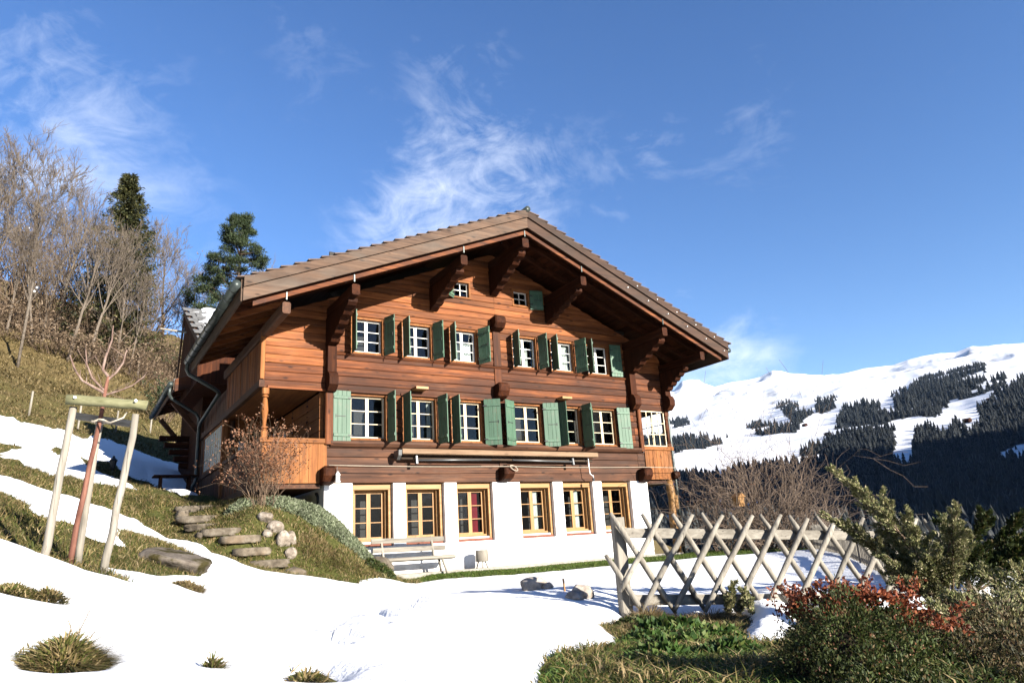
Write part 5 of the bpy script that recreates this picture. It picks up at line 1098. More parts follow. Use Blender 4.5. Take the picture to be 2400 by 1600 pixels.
limb([(-4.90,-8.54,2.42),(-4.83,-8.55,2.50),(-4.78,-8.56,2.60),(-4.76,-8.56,2.74)], .014, 5)
limb([(-4.91,-8.54,2.26),(-4.80,-8.57,2.30),(-4.68,-8.60,2.36),(-4.58,-8.62,2.46)], .010, 6)
cr.build('crown', MAT['pinkbark'], YT, True)

# ------------------------------------------------------------------ lattice fence in front of the garden
FA = V3((.041, -9.5, 0)); FD = V3((math.cos(-.326), math.sin(-.326), 0)); FN = V3((FD[1], -FD[0], 0)); SP = .401
LF = thing('lattice_fence', 'weathered grey crossed-pole lattice fence between lawn and shrubs', 'fence', (.6, -9.7, -.3))
def fp(s, z, off): p = FA+FD*s+FN*off; return (p[0], p[1], -.28-.065*s+z)
for s, h in ((.60, 1.14), (4.9, 1.0)): MB().bar(fp(s, -.25, -.04), fp(s, h, -.04), .14, .14, up=tuple(FD), c=.015).build('post', MAT['grey_z'], LF)
MB().bar(fp(.62, .955, .055), fp(5.3, .955, .055), .035, .12, c=.006).build('rail', MAT['grey_x'], LF); MB().bar(fp(.62, .19, .055), fp(5.3, .19, .055), .035, .12, c=.006).build('rail', MAT['grey_x'], LF)
def half_pole(a, b, r, name):
    a, b = V3(a), V3(b); k = 7; pa = [a+(b-a)*t+rng.normal(0, .0035, 3) for t in np.linspace(0, 1, k)]; rr = [r*(1+rng.normal(0, .05)) for _ in range(k)]; rr[0] *= .65; rr[-1] *= .6
    MB().tube(pa, rr, 8).build(name, MAT['grey_z'], LF, True)
for k in range(12):
    # rising to the right, in front of the rails
    zt, zb = 1.18+rng.normal(0, .01), .06+rng.normal(0, .012); s1 = k*SP+.983+.72*(zt-.99); s0 = k*SP+.983-.72*(.99-zb)
    if k == 0: s0, zb = .983-.72*(.99-.29), .29
    half_pole(fp(s0, zb, .145), fp(s1, zt, .145), .036, 'slat')
for k in range(-1, 12):
    zt, zb = 1.18+rng.normal(0, .01), .04+rng.normal(0, .012); s0 = k*SP+.583-.612*(zt-.99); s1 = k*SP+.583+.612*(.99-zb)
    if k == -1: zt = .70; s0 = k*SP+.583+.612*(.99-zt)
    half_pole(fp(s0, zt, .105), fp(s1, zb, .105), .036, 'slat')
# picket fence along the far side of the garden
PF = thing('picket_fence', 'low grey picket fence along the far side of the snowy garden', 'fence', (9, -5.5, -.1))
PA, PB = V3((13.6,-2.6,0)), V3((5.4,-10.2,0)); Ln = np.linalg.norm(PB-PA); npk = 74
for k in range(npk):
    p = PA+(PB-PA)*(k/(npk-1)); z = hz(p[0], p[1]); h = .66+rng.normal(0, .03); d = (PB-PA)/Ln; w = .035
    q = [p-d*w, p+d*w, p+d*w, p-d*w*0, p-d*w]
    MB().prism([(*(p-d*w)[:2], z+.03), (*(p+d*w)[:2], z+.03), (*(p+d*w)[:2], z+h-.07), (*p[:2], z+h), (*(p-d*w)[:2], z+h-.07)], tuple(np.cross(d, (0,0,1))*.02)).build('picket', MAT['grey_z'], PF)
for zr in (.2, .5):
    for k in range(8):
        p, q = PA+(PB-PA)*(k/8), PA+(PB-PA)*((k+1)/8); MB().bar((p[0]+.03, p[1]-.03, hz(*p[:2])+zr), (q[0]+.03, q[1]-.03, hz(*q[:2])+zr), .03, .07, c=.005).build('rail', MAT['grey_x'], PF)
for k in range(5):
    p = PA+(PB-PA)*(k/4); MB().bar((p[0]+.08, p[1]-.08, hz(*p[:2])-.2), (p[0]+.08, p[1]-.08, hz(*p[:2])+.62), .09, .09, up=(0,1,0), c=.01).build('post', MAT['grey_z'], PF)

# ------------------------------------------------------------------ things on the hillside
PT = thing('picnic_table', 'dark picnic table standing in the shade by the down pipe', 'table', (-2.35, 6.4, 2.5))
z0 = hz(-2.35, 6.4)
for k in range(4): MB().bar((-3.0, 6.1+k*.16, z0+.50), (-1.85, 6.1+k*.16, z0+.50), .145, .035, c=.005).build('table_board', MAT['dark_x'], PT)
for x in (-2.8, -2.05):
    for s in (-1, 1): MB().bar((x, 6.34+s*.16, z0+.48), (x, 6.34+s*.30, z0-.1), .06, .06, up=(1,0,0), c=.006).build('leg', MAT['dark_z'], PT)
GL = thing('garden_lamp', 'small black garden lantern on a spike in the snow slope', 'lamp', (-3.83, 10.3, 3.6))
x, y = -3.83, 10.3; z = hz(x, y)
MB().tube([(x,y,z-.1),(x,y,z+.08)], .025, 6).build('spike', MAT['iron'], GL); MB().lathe((x,y,z+.06), [(.05,0),(.07,.03),(.11,.26),(.14,.28),(.05,.37),(.03,.44)], 8).build('lantern', MAT['iron'], GL)
for i, (x, y, h, lb) in enumerate([(-6.52,15.6,.95,'thin grey fence stake farthest left on the upper meadow'), (-4.88,16.4,.95,'thin fence stake left of the tree crossbar on the upper meadow'), (-3.42,19.0,.95,'thin fence stake just right of the young tree on the upper meadow'), (-1.80,21.9,1.0,'thin fence stake nearest the barn eaves on the upper meadow')]):
    z = hz(x, y); o = MB().tube([(x,y,z-.2),(x+.04,y,z+h)], [.045,.04], 6).build('fence_stake', MAT['grey_z'], None, True); tag(o, lb, 'post', 'fence stakes on the upper meadow')
UPL = thing('utility_pole', 'leaning grey timber utility pole with insulators at the wood edge', 'pole', (-8.1, 31.5, 12))
x, y = -8.0, 31.2; z = hz(x, y); MB().tube([(x,y,z-.4),(x+.12,y,z+2.6),(x+.22,y,z+5.2)], [.085,.075,.065], 9).build('pole', MAT['bark'], UPL, True)
for k in range(2): MB().lathe((x+.34+.1*k, y-.1, z+4.55+.25*k), [(.03,0),(.06,.04),(.06,.1),(.02,.14)], 8).build('insulator', MAT['tin'], UPL, True)
BH = thing('bird_house', 'little yellow wooden bird house in the bare bush', 'bird house', (11.4, -2.2, 1.2))
MB().box(11.28, 11.52, -2.32, -2.10, 1.25, 1.52).build('box', MAT['pine_x'], BH); MB().prism([(11.24,-2.36,1.52),(11.56,-2.36,1.52),(11.40,-2.36,1.63)], (0,.3,0)).build('roof', MAT['pine_x'], BH)

# ------------------------------------------------------------------ plants
def leaf_cloud(name, P, size, mat, parent=None, seed=1, aspect=2.2, dirs=None, jit=.9, kind=None, fold=False):
    """n small rhombic leaves at points P"""
    g = np.random.default_rng(seed); n = len(P); d = g.normal(0, 1, (n, 3))*jit
    if dirs is not None: d = d+dirs
    d /= np.linalg.norm(d, axis=1)[:, None]+1e-9; s = np.cross(d, g.normal(0, 1, (n, 3))); s /= np.linalg.norm(s, axis=1)[:, None]+1e-9
    l = (size*(.6+.8*g.random(n)))[:, None]; w = l/aspect
    v = np.stack([P, P+d*l*.45+s*w*.5, P+d*l, P+d*l*.45-s*w*.5], 1).reshape(-1, 3); f = (np.arange(n)[:, None]*4+np.arange(4))
    o = np_mesh(name, v, f, mat, parent)
    if kind: o['kind'] = kind
    return o
def bare_tree(label, base, h, seed, group=None, mat='bark', spread=.5, trunk=None, lean=(0,0), depth=4, name='bare_tree', kids=(2, 4), fork=.35, up=.22, twig='twig'):
    g = np.random.default_rng(seed); z = hz(*base); t = thing(name, label, 'tree', (*base, z), group); r = trunk or h*.0125
    path = []; rad = []; n = 9; p = V3((*base, z-.3))
    d = V3((lean[0], lean[1], 1.0)); d /= np.linalg.norm(d)
    for k in range(n+1):
        path.append(p.copy()); rad.append(r*(1-.80*k/n)); p = p+d*(h*.86/n); d = d+g.normal(0, .035, 3)*np.array([1,1,.2]); d /= np.linalg.norm(d)
    MB().tube(path, rad, 8).build('trunk', MAT[mat], t, True)
    cr = MB()
    nb = 15
    for i in range(nb):
        f = fork+(1-fork)*(i/nb)**.9; k = min(n-1, int(f*n)); u = f*n-k; q = path[k]*(1-u)+path[k+1]*u; a = i*2.4+g.random(); s = np.array([math.cos(a), math.sin(a), 0])
        dd = s*spread*(1.15-.5*f)+np.array([0,0,.75]); L_ = h*(.42-.24*f)*(.8+.4*g.random()); branchy(cr, q, dd, L_, max(.010, rad[k]*.5), depth-1, g, .55, up, 4, kids, h*.0009, .60, 4, .14)
    cr.build('crown', MAT[twig], t, True); return t
def spruce(label, base, h, r, seed, group=None, thin=0.0):
    g = np.random.default_rng(seed); z = hz(*base); t = thing('spruce', label, 'tree', (*base, z), group)
    MB().tube([(*base, z-.3), (base[0], base[1], z+h*.98)], [h*.017, .02], 8).build('trunk', MAT['conbark'], t, True)
    P, Dv = [], []; nw = int(h*3.2)
    br = MB()
    for w in range(nw):
        f = .12+.88*w/nw; zc = z+h*f; R = r*(1-f)**.78+.22
        for b in range(int(6+g.integers(0, 3))):
            if g.random() < thin*(1-f): continue
            a = g.random()*6.283; L_ = R*(.65+.5*g.random()); dr = -.18-.35*(1-f)
            m = 18; tt = np.linspace(.10, 1, m*3)+g.normal(0, .02, m*3)
            x = base[0]+np.cos(a)*L_*tt; y = base[1]+np.sin(a)*L_*tt; zz = zc+L_*(dr*tt+.32*tt**3)
            q = np.stack([x, y, zz], -1); P.append(q+g.normal(0, .05+.04*L_, q.shape)); P.append(q+g.normal(0, .06, q.shape)-np.array([0,0,.10])); 
            dd = np.tile(np.array([np.cos(a), np.sin(a), -.5]), (len(q)*2, 1)); Dv.append(dd)
    P = np.concatenate(P); Dv = np.concatenate(Dv); leaf_cloud('crown', P, .24, MAT['spruce'], t, seed, 3.2, Dv*.7, .55); return t
def pine(label, base, h, r, seed, group=None):
    g = np.random.default_rng(seed); z = hz(*base); t = thing('pine_tree', label, 'tree', (*base, z), group); tr = MB(); tr.tube([(*base, z-.3), (base[0]+.1, base[1], z+h*.95)], [h*.018, .03], 8); P = []
    for i in range(230):
        f = .20+.8*g.random(); a = g.random()*6.283; R = r*min(1, (1-f)*1.9+.16)*(.85+.3*g.random()); L_ = R*(.55+.45*g.random()); q = np.array([base[0]+math.cos(a)*L_, base[1]+math.sin(a)*L_, z+h*f+L_*.22])
        tr.tube([(base[0], base[1], z+h*f-.1), tuple(q)], [.05, .015], 4, False)
        cs = .34+.40*g.random(); k = 330; c = g.normal(0, 1, (k, 3)); c /= np.linalg.norm(c, axis=1)[:, None]; c *= (g.random((k, 1))**.5)*np.array([cs, cs, cs*.62]); P.append(q+c)
    tr.build('trunk', MAT['conbark'], t, True); P = np.concatenate(P); leaf_cloud('crown', P, .18, MAT['pineleaf'], t, seed, 3.4, np.tile(np.array([0,0,.9]), (len(P), 1)), .8); return t
GT = 'bare broadleaf trees at the wood edge'
bare_tree('tall wide bare tree at the far left edge of the wood', (-10.9,43.5), 13.4, 1, GT, spread=.62, depth=5, fork=.30)
bare_tree('large rounded bare tree second from the left edge', (-8.7,45.0), 13.6, 2, GT, spread=.70, depth=5, fork=.34, lean=(.06,0))
bare_tree('slender bare tree leaning over the utility pole', (-6.9,44.0), 11.5, 3, GT, spread=.45, depth=4, lean=(.10,0))
bare_tree('pale-stemmed leaning tree left of the tall spruce', (-5.7,36.0), 9.6, 5, GT, spread=.36, depth=4, lean=(.17,.0), mat='twig', fork=.42)
bare_tree('second pale-stemmed leaning tree, close left of the spruce', (-4.6,36.6), 10.2, 6, GT, spread=.36, depth=4, lean=(.13,.0), mat='twig', fork=.42)
bare_tree('thin bare tree in front of the spruce foot', (-2.9,38.0), 8.6, 7, GT, spread=.40, depth=4, lean=(.07,0), mat='twig', fork=.3)
bare_tree('fine bare tree standing alone between spruce and pine', (1.6,55.0), 12.2, 8, GT, spread=.66, depth=5, fork=.25)
bare_tree('low bare tree right behind the spruce', (-.2,52.0), 9.0, 9, GT, spread=.6, depth=4, fork=.2)
bare_tree('bare tree half hidden behind the pine', (4.4,56.0), 9.5, 10, GT, spread=.6, depth=4, fork=.2)
bare_tree('wispy bare tree top showing over the chalet roof right of the pine', (10.2,52.0), 12.4, 11, GT, spread=.5, depth=4, fork=.4)
bare_tree('twiggy bare tree behind the two big trees at the left edge', (-9.4,52.0), 11.0, 12, GT, spread=.6, depth=4, fork=.2)
bare_tree('bare understorey tree between big trees and pale stems', (-7.3,40.0), 8.0, 13, GT, spread=.6, depth=4, fork=.15)
spruce('tall dark spruce rising above the bare trees on the left', (-2.9,40.6), 15.6, 4.0, 31, None, .15)
pine('dense rounded dark green pine behind the chalet roof', (5.9,43.5), 17.4, 4.0, 32)
EXTRA = [(0,(-12.2,47.5),.8,1.1,'bare tree cut by the left picture edge, behind the big trees'),(3,(-7.7,37.5),.8,2.9,'pale young tree left of the leaning stems'),(5,(-1.2,41.5),.9,1.7,'thin bare tree right of the spruce foot'),(7,(-6.6,54.0),1.2,3.3,'wide bare tree far back between big trees and spruce'),(8,(3.0,50.5),.8,.9,'small bare tree left of the pine'),(5,(-9.3,39.0),.85,.4,'thin bare tree beside the utility pole'),(11,(-11.6,41.0),.9,2.6,'bushy bare tree low at the left picture edge'),(3,(-2.0,39.0),.75,5.6,'pale slender stem in the brush right of the spruce')]
TR = [o for o in COL.objects if o.name.split('.')[0] == 'bare_tree' and o.parent is None]
for k, (x, y), s, a, lb in EXTRA:
    o = dup(TR[k]); o.location = (x, y, hz(x, y)); o.scale = (s, s, s); o.rotation_euler = (0, 0, a); tag(o, lb, 'tree', GT)
# brush along the foot of the wood
def brush(label, base, w, h, seed, group, mat='brush', n=46, name='brush_shrub', leaves=0, leafmat='rustleaf', tubemat='brownbark', ls=.05, bend=.25, thin=1.0):
    g = np.random.default_rng(seed); z = hz(*base); t = thing(name, label, 'shrub', (*base, z), group); m = MB(); tips = []
    for i in range(n):
        a = g.random()*6.283; s = g.random()**.6; q = V3((base[0]+math.cos(a)*w*.25*s, base[1]+math.sin(a)*w*.25*s, z-.05)); d = np.array([math.cos(a)*s*w/h*.62, math.sin(a)*s*w/h*.62, 1.0])
        branchy(m, q, d, h*(.55+.35*g.random()), max(.005, h*.009)*thin, 2, g, .55, .12, 5 if bend > .3 else 4, (1, 4), h*.0022*thin, .58, 4, bend*.7, tips)
    m.build('twigs', MAT[tubemat], t, True)
    if leaves:
        T_ = np.array(tips); i = g.integers(0, len(T_), leaves); P = T_[i]+g.normal(0, .05*h*.6, (leaves, 3)); leaf_cloud('leaves', P, ls, MAT[leafmat], t, seed, 1.8)
    return t
GB = 'brown brushwood along the foot of the wood'
bx = [(-10.4,41.5,4.0,2.6),(-8.0,40.5,4.2,2.4),(-5.9,41.5,4.2,3.0),(-4.2,40.5,4.0,2.8),(-2.3,42.0,4.2,3.2),(-.4,43.0,4.4,3.0),(1.4,43.5,4.2,3.2),(3.4,45.0,4.4,3.4),(-9.3,35.5,3.6,1.7),(-6.4,35.5,3.8,1.6),(-3.6,36.0,3.8,1.9),(-1.4,37.5,3.6,2.0),(.6,38.5,3.6,2.3),(2.3,40.5,3.6,2.6),(-7.4,47.0,5.6,6.4),(-4.4,48.0,5.6,6.6),(-1.2,49.0,5.6,5.6),(-10.6,48.0,5.6,6.2)]
ORD = ['leftmost', 'second from the left', 'third from the left', 'fourth from the left', 'fifth from the left', 'sixth from the left', 'seventh from the left', 'rightmost']
def blabel(i):
    row, k = ('middle row', i) if i < 8 else (('front row', i-8) if i < 14 else ('tall back row', i-14))
    n_ = {'middle row': 8, 'front row': 6, 'tall back row': 4}[row]
    return 'brown leafless brushwood by the wood, %s, %s' % (row, ORD[k] if k < n_-1 else 'rightmost')
for i, (x, y, w, h) in enumerate(bx): brush(blabel(i), (x, y), w, h, 200+i, GB, n=36, leaves=1300, leafmat='brush', ls=.15)
brush('small evergreen bush below the barn eaves on the hillside', (-.9,25.5), 1.5, 1.6, 240, None, leaves=2600, leafmat='pineleaf', ls=.10, n=30)
# garden shrubs
brush('leafless shrub with withered rust-brown leaves in front of the left gallery', (-1.58,-.95), .78, 1.35, 250, None, leaves=3000, leafmat='rustleaf', ls=.05, n=40, name='gallery_shrub', tubemat='brownbark', bend=.3, thin=.55)
brush('big leafless bush with tangled brown twigs right of the chalet', (12.6,-1.9), 3.0, 3.6, 251, None, n=62, name='bare_bush', tubemat='bushtwig', bend=.5, thin=.55)
brush('leafless spreading bush between the big bush and the juniper', (12.6,-3.5), 2.6, 2.5, 252, None, n=48, name='bare_bush', tubemat='bushtwig', bend=.65, thin=.55)
brush('thin leafless bush close to the right corner of the chalet', (11.3,-1.5), 1.6, 2.4, 253, None, n=22, name='bare_bush', tubemat='bushtwig', leaves=200, leafmat='rustleaf', ls=.05, bend=.4, thin=.6)

def mound(name, label, c, rx, ry, h, n, size, mat, seed, cat='shrub', core=True, coremat='moss', lump=.25, jit=.9, aspect=2.2, group=None):
    g = np.random.default_rng(seed); z = hz(*c[:2]) if len(c) == 2 else c[2]; t = thing(name, label, cat, (c[0], c[1], z), group)
    a = g.random(n)*6.283; u = np.sqrt(g.random(n)); lp = 1+lump*(fbm(np.cos(a)*u*3+seed, np.sin(a)*u*3, 3)*2); dep = 1-.22*g.random(n)**2
    x = c[0]+rx*u*np.cos(a); y = c[1]+ry*u*np.sin(a); zz = (H(x, y) if len(c) == 2 else z)-.05+h*np.sqrt(np.clip(1-u**2.4, 0, 1))*lp*dep
    P = np.stack([x, y, zz], -1); N_ = np.stack([np.cos(a)*u, np.sin(a)*u, .75+0*a], -1)
    leaf_cloud('leaves', P, size, MAT[mat], t, seed, aspect, N_, jit)
    if core:
        nu, nv = 20, 8; v = [(c[0]+rx*.9*math.sin(.5*math.pi*j/nv)*math.cos(6.283*i/nu), c[1]+ry*.9*math.sin(.5*math.pi*j/nv)*math.sin(6.283*i/nu), z-.08+h*.86*math.cos(.5*math.pi*j/nv)**.8) for j in range(nv+1) for i in range(nu)]
        v = [(q[0], q[1], q[2]-z+(hz(q[0], q[1]) if len(c) == 2 else z)) for q in v]; m = MB(); m.add(v, [(j*nu+i, (j+1)*nu+i, (j+1)*nu+(i+1)%nu, j*nu+(i+1)%nu) for j in range(nv) for i in range(nu)]); m.build('inner_growth', MAT[coremat], t, True)
    return t
GC = 'cushion plants on the bank by the white wall'
mound('cushion_plant', 'large grey-green cushion plant spilling down the bank beside the white wall', (-.30,-.85), .80, .55, .22, 12000, .05, 'cushion', 301, 'plant', coremat='cushion', group=GC)
mound('cushion_plant', 'grey-green cushion plant lower on the bank left of the boulder', (.25,-1.15), .55, .45, .20, 7500, .05, 'cushion', 302, 'plant', coremat='cushion', group=GC)
mound('cushion_plant', 'small grey-green plant beside the upper stone steps', (-1.98,-.75), .30, .28, .2, 2200, .06, 'cushion', 303, 'plant', coremat='cushion', group=GC)
mound('cushion_plant', 'grey-green plant under the rust-brown shrub', (-1.15,-.85), .45, .35, .22, 3200, .055, 'cushion', 304, 'plant', coremat='cushion', group=GC)
mound('heather_clump', 'dark red-brown heather clump beside the sloping boulder', (.62,-1.9), .32, .3, .26, 3000, .05, 'mound', 305, 'plant', group=GC)
tuft(-.75,-2.1,.45,.4,1500,.13,MAT['dryleaf'],'brown dry grass on the bank below the cushion plants',.05,41)
tuft(-.10,-2.3,.5,.3,1800,.12,MAT['grass'],'green grass fringe at the foot of the bank',.05,42)
# front right: dome shrub, creeper, junipers
def lumpy(name, label, lumps, n, size, mat, seed, coremat='soil'):
    g = np.random.default_rng(seed); t = thing(name, label, 'shrub', (lumps[0][0], lumps[0][1], -.25)); P, Nn = [], []; m = MB()
    for (x, y, z, r, h) in lumps:
        k = int(n*r*r*30); d = g.normal(0, 1, (k, 3)); d[:, 2] = np.abs(d[:, 2])*1.1-.12; d /= np.linalg.norm(d, axis=1)[:, None]; rad = 1-.30*g.random(k)**1.6
        rad *= 1+.32*fbm(d[:,0]*3.5+x*7+d[:,2], d[:,1]*3.5+y*7-d[:,2], 3)*2; P.append(np.array([x, y, z])+d*rad[:, None]*np.array([r, r, h])); Nn.append(d)
        nu, nv = 12, 6; v = [(x+r*.70*math.sin(.5*math.pi*j/nv)*math.cos(6.283*i/nu), y+r*.70*math.sin(.5*math.pi*j/nv)*math.sin(6.283*i/nu), z-.04+h*.70*math.cos(.5*math.pi*j/nv)) for j in range(nv+1) for i in range(nu)]
        m.add(v, [(j*nu+i, (j+1)*nu+i, (j+1)*nu+(i+1)%nu, j*nu+(i+1)%nu) for j in range(nv) for i in range(nu)])
    m.build('inner_growth', MAT[coremat], t, True); P = np.concatenate(P); Nn = np.concatenate(Nn)
    leaf_cloud('leaves', P, size, MAT[mat], t, seed, 2.4, Nn*.9+np.array([0,0,.35]), .75)
    k = len(P)//14; i_ = g.integers(0, len(P), k); leaf_cloud('dry_leaves', P[i_]-Nn[i_]*.02, size*.9, MAT['rustleaf'], t, seed+1, 2.4, None, 1.0); return t
n = NT('dark_soil'); MAT['soil'] = n.fin(n.ramp(n.noise(n.coord(), 30, 4), [(.3, (.012,.010,.006)), (.7, (.04,.03,.018))]), .95, .1)
lumpy('dome_shrub', 'large dense dark green rounded shrub in the lower right foreground', [(-1.62,-14.10,-.30,.31,.52),(-1.80,-13.98,-.34,.22,.42),(-1.45,-14.22,-.32,.27,.48),(-1.70,-14.32,-.38,.28,.36),(-1.50,-13.95,-.32,.22,.40),(-1.32,-14.35,-.36,.24,.36),(-1.90,-14.18,-.40,.22,.34),(-1.98,-14.42,-.42,.22,.30),(-1.78,-14.58,-.42,.24,.32),(-1.55,-14.60,-.42,.22,.34)], 2700, .021, 'mound', 310)
mound('dome_shrub', 'dark low shrub left of the large dome shrub', (-1.95,-13.55,-.33), .16, .20, .16, 4500, .022, 'mound', 311, 'shrub', coremat='mound')
mound('dome_shrub', 'flat dark shrub below the fence beside the snow tongue', (.10,-10.45,-.40), .34, .26, .20, 6000, .04, 'mound', 312, 'shrub', coremat='mound')
def creeper():
    g = np.random.default_rng(71); t = thing('red_creeper', 'rust-red withered creeper trailing over the top of the dome shrub', 'plant', (-1.5,-13.9,.1)); P = []; m = MB()
    for i in range(58):
        u = g.random(); x = -1.72+u*.52+g.normal(0, .025); y = -13.80-u*.60+g.normal(0, .05); z = .205-.42*(u-.42)**2+g.normal(0, .02); p = V3((x, y, z)); d = g.normal(0, 1, 3)*np.array([1,1,.35]); path = [p]
        for k in range(6): d = d+g.normal(0, .5, 3); d[2] -= .10; p = p+d/np.linalg.norm(d)*.022; path.append(p); P += [p+g.normal(0, .012, 3) for _ in range(12)]
        m.tube(path, .003, 3, False)
    for i in range(7):
        p = V3((-1.56+g.normal(0, .06), -13.72+g.normal(0, .04), .08)); path = [p+np.array([g.normal(0,.008), 0, k*.03]) for k in range(6)]; m.tube(path, .003, 3, False); P += [q+g.normal(0, .014, 3) for q in path for _ in range(8)]
    m.build('stems', MAT['redbark'], t); leaf_cloud('leaves', np.array(P), .024, MAT['creeper'], t, 72, 1.8)
creeper()
def juniper(label, base, sprays, seed, mat='juniper', dens=1.0, fine=1.0):
    """arching branches carrying side sprays, each a narrow feather of scale-leaved twigs; sprays: (tip xyz, reach of the side sprays)"""
    g = np.random.default_rng(seed); t = thing('juniper', label, 'shrub', base); m = MB(); P, Dv = [], []
    def feather(a, b, w, n):
        ax = b-a; L_ = np.linalg.norm(ax); ax = ax/L_; u = g.random(n)**.85; s = g.normal(0, 1, (n, 3)); s -= np.outer(s@ax, ax); s /= np.linalg.norm(s, axis=1)[:, None]+1e-9
        sag = np.outer(u*u, np.array([0, 0, -.10*L_])); q = a+np.outer(u*L_, ax)+sag+s*(w*(1.1-u)*g.random(n)**.7)[:, None]; P.append(q); Dv.append(s*.75+ax*1.2+np.array([0,0,.2]))
    for tip, fw in sprays:
        a, b = V3(base)+np.array([g.normal(0,.08), g.normal(0,.08), 0]), V3(tip); L_ = np.linalg.norm(b-a); mid = (a+b)/2+np.array([0,0,.10*L_])+g.normal(0, .03*L_, 3)
        tt = np.linspace(0, 1, 12); path = [a*(1-u)**2+2*mid*u*(1-u)+b*u*u for u in tt]; m.tube(path, list(np.linspace(.020, .003, 12)), 5, False)
        ns = int(16*max(1, L_/.9))
        for k in range(ns):
            u = .22+.78*(k+g.random())/ns; i_ = min(10, int(u*11)); p0 = path[i_]+(path[i_+1]-path[i_])*(u*11-i_); ax = path[i_+1]-path[i_]; ax = ax/np.linalg.norm(ax)
            s = np.cross(ax, g.normal(0, 1, 3)); s /= np.linalg.norm(s)+1e-9; s[2] = abs(s[2])*.6-.1; ln = fw*(1.5-u)*(.6+.9*g.random()); e = p0+(ax*.95+s*.75)*ln
            m.tube([p0, e], [.004, .002], 3, False); feather(p0, e, ln*.22+.010, int(150*dens*max(.5, ln/.15)))
        feather(path[8], path[11]+(path[11]-path[10])*.5, .02, int(120*dens))
    m.build('branches', MAT['brownbark'], t, True); leaf_cloud('needles', np.concatenate(P), .029*fine, MAT[mat], t, seed, 2.6, np.concatenate(Dv)*1.3, .55); return t
juniper('spreading juniper reaching over the right end of the lattice fence', (2.35,-12.5,-.35), [((1.59,-12.01,1.14),.12),((1.72,-12.15,.98),.16),((1.90,-12.3,.80),.20),((2.0,-12.48,.66),.16),((1.50,-11.88,.69),.10),((1.62,-12.0,.58),.17),((1.80,-12.1,.48),.20),((2.0,-12.3,.45),.22),((1.94,-13.0,.68),.13),((2.0,-12.9,.48),.18),((2.2,-12.7,.55),.22),((1.75,-12.25,.25),.24),((1.95,-12.7,.22),.24),((1.7,-12.5,.02),.22)], 401)
juniper('wide low juniper at the right edge of the picture', (1.9,-13.7,-.45), [((1.5,-13.3,.12),.16),((1.7,-13.5,.10),.2),((2.2,-13.6,.22),.22),((2.6,-13.8,.25),.22),((1.2,-13.2,-.05),.18),((1.3,-13.6,-.05),.2),((2.0,-14.1,.15),.25),((2.4,-14.2,.15),.25)], 402)
juniper('brownish low juniper right of the dome shrub', (-.20,-14.25,-.50), [((-.62,-14.05,-.02),.10),((-.40,-13.9,.03),.12),((-.15,-13.9,.06),.14),((-.70,-14.25,-.05),.10),((-.5,-14.35,-.05),.12),((.0,-14.3,.05),.15),((.25,-14.0,.06),.15),((-.75,-14.42,-.15),.10),((-.35,-14.55,-.1),.13)], 403, dens=1.3, fine=.75)
juniper('dark juniper foliage in the lower right corner', (-.45,-14.85,-.6), [((-.95,-14.62,-.20),.09),((-.80,-14.66,-.14),.10),((-.6,-14.6,-.1),.12),((-1.0,-14.8,-.25),.10),((-.3,-14.7,-.08),.13)], 404, dens=1.4, fine=.7)
juniper('small juniper sprig at the foot of the lattice fence', (1.75,-10.35,-.48), [((1.68,-10.4,-.02),.07),((1.8,-10.4,-.10),.08),((1.9,-10.4,-.16),.08),((1.6,-10.35,-.18),.08)], 405)
juniper('dark green juniper mass behind the right end of the lattice fence', (5.2,-11.2,-.5), [((4.4,-11.0,.35),.25),((4.8,-11.4,.5),.3),((5.3,-11.6,.55),.3),((5.9,-11.7,.5),.3),((4.6,-11.6,.15),.3),((6.6,-12.0,.45),.35),((5.6,-12.1,.2),.35),((7.2,-12.4,.4),.35)], 406, 'mound', .9, 1.6)
for i, (lb, lumps) in enumerate([('brown-green scrub right of the dome shrub', [(-1.15,-14.45,-.30,.22,.28),(-.95,-14.30,-.32,.22,.30),(-1.30,-14.66,-.36,.22,.26)]), ('brown-green scrub in the lower right corner', [(-1.40,-14.85,-.38,.20,.28),(-1.62,-14.80,-.40,.18,.24),(-1.15,-14.75,-.34,.22,.30)]), ('tall scrub at the right edge below the junipers', [(-.70,-14.50,-.34,.28,.38),(-.30,-14.15,-.36,.30,.40),(-.45,-14.70,-.36,.28,.36)]), ('scrub behind the brownish juniper near the right edge', [(.35,-13.90,-.45,.34,.52),(.75,-14.20,-.45,.36,.55)])]): lumpy('scrub_bush', lb, lumps, 1900, .022, 'scrub', 360+i)
tuft(.72,-9.95,.22,.16,1300,.24,MAT['dryleaf'],'brown dry grass bunch at the foot of the first fence post',.05,43,flop=1.3,wdt=.006)
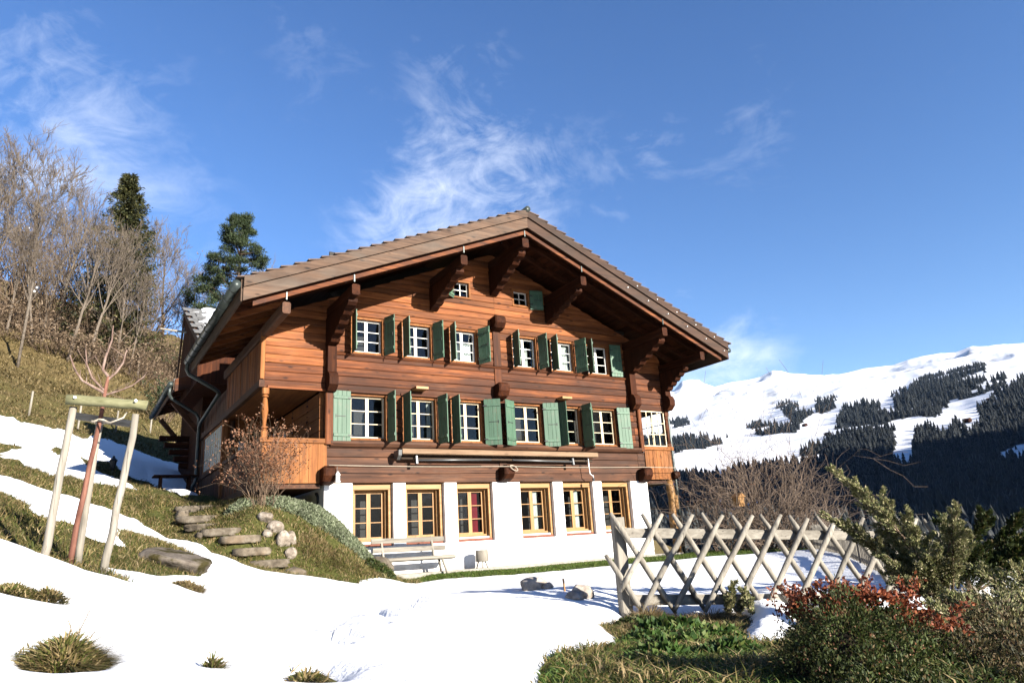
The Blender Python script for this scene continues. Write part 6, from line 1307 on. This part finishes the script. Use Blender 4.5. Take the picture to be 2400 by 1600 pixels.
tuft(1.3,-10.35,.6,.2,1800,.14,MAT['dryleaf'],'matted dry grass along the foot of the lattice fence',.06,44,flop=1.3,wdt=.007)
WG = [(.10,-11.0,.42,.34,.14,'leafy green weeds below the dry grass by the fence'),(-.55,-11.35,.26,.22,.10,'weed clump at the snow edge left of the leafy weeds'),(-.85,-12.05,.30,.24,.12,'weed clump in the middle of the green verge'),(-.25,-11.8,.34,.26,.15,'tall weed clump right of the middle of the green verge'),(-1.45,-12.45,.24,.22,.09,'low weed clump near the bottom of the green verge'),(-1.05,-12.75,.26,.22,.11,'weed clump above the dark low shrub'),(-1.9,-12.75,.18,.18,.07,'smallest weed clump near the lower snow edge')]
for i, (x, y, a, b, h, lb) in enumerate(WG): mound('weed_clump', lb, (x, y), a, b, h, 1500, .06 if i else .075, 'weed', 330+i, 'plant', core=False, jit=1.3, aspect=1.6, lump=.6, group='weed clumps on the green verge')
for i, (x, y, a, b, lb) in enumerate([(-.2,-10.75,.35,.2,'flattened dry grass left of the leafy weeds'),(-.6,-12.4,.3,.25,'flattened dry grass in the lower green verge'),(.9,-11.0,.35,.25,'flattened dry grass beside the snow tongue')]): tuft(x, y, a, b, 1100, .13, MAT['dryleaf'], lb, .02, 50+i, flop=1.6, wdt=.006)
# twiggy stems left standing in the snow

# ------------------------------------------------------------------ air of the valley
def haze():
    m = bpy.data.materials.new('valley_haze'); m.use_nodes = True; t = m.node_tree; t.nodes.clear()
    o = t.nodes.new('ShaderNodeOutputMaterial'); v = t.nodes.new('ShaderNodeVolumePrincipled'); v.inputs['Color'].default_value = (.50,.70,1,1); v.inputs['Density'].default_value = 1.0e-5; v.inputs['Anisotropy'].default_value = .0
    t.links.new(v.outputs[0], o.inputs['Volume'])
    zlo = min(float(grid[...,2].min()), float(ZG.min()))-1; zhi = float(grid[...,2].max())+60
    b = MB().box(-7500, 8500, -7500, 8500, zlo, zhi).build('haze', m); tag(b, 'thin bluish winter haze filling the valley', 'haze', None, 'stuff')
haze()
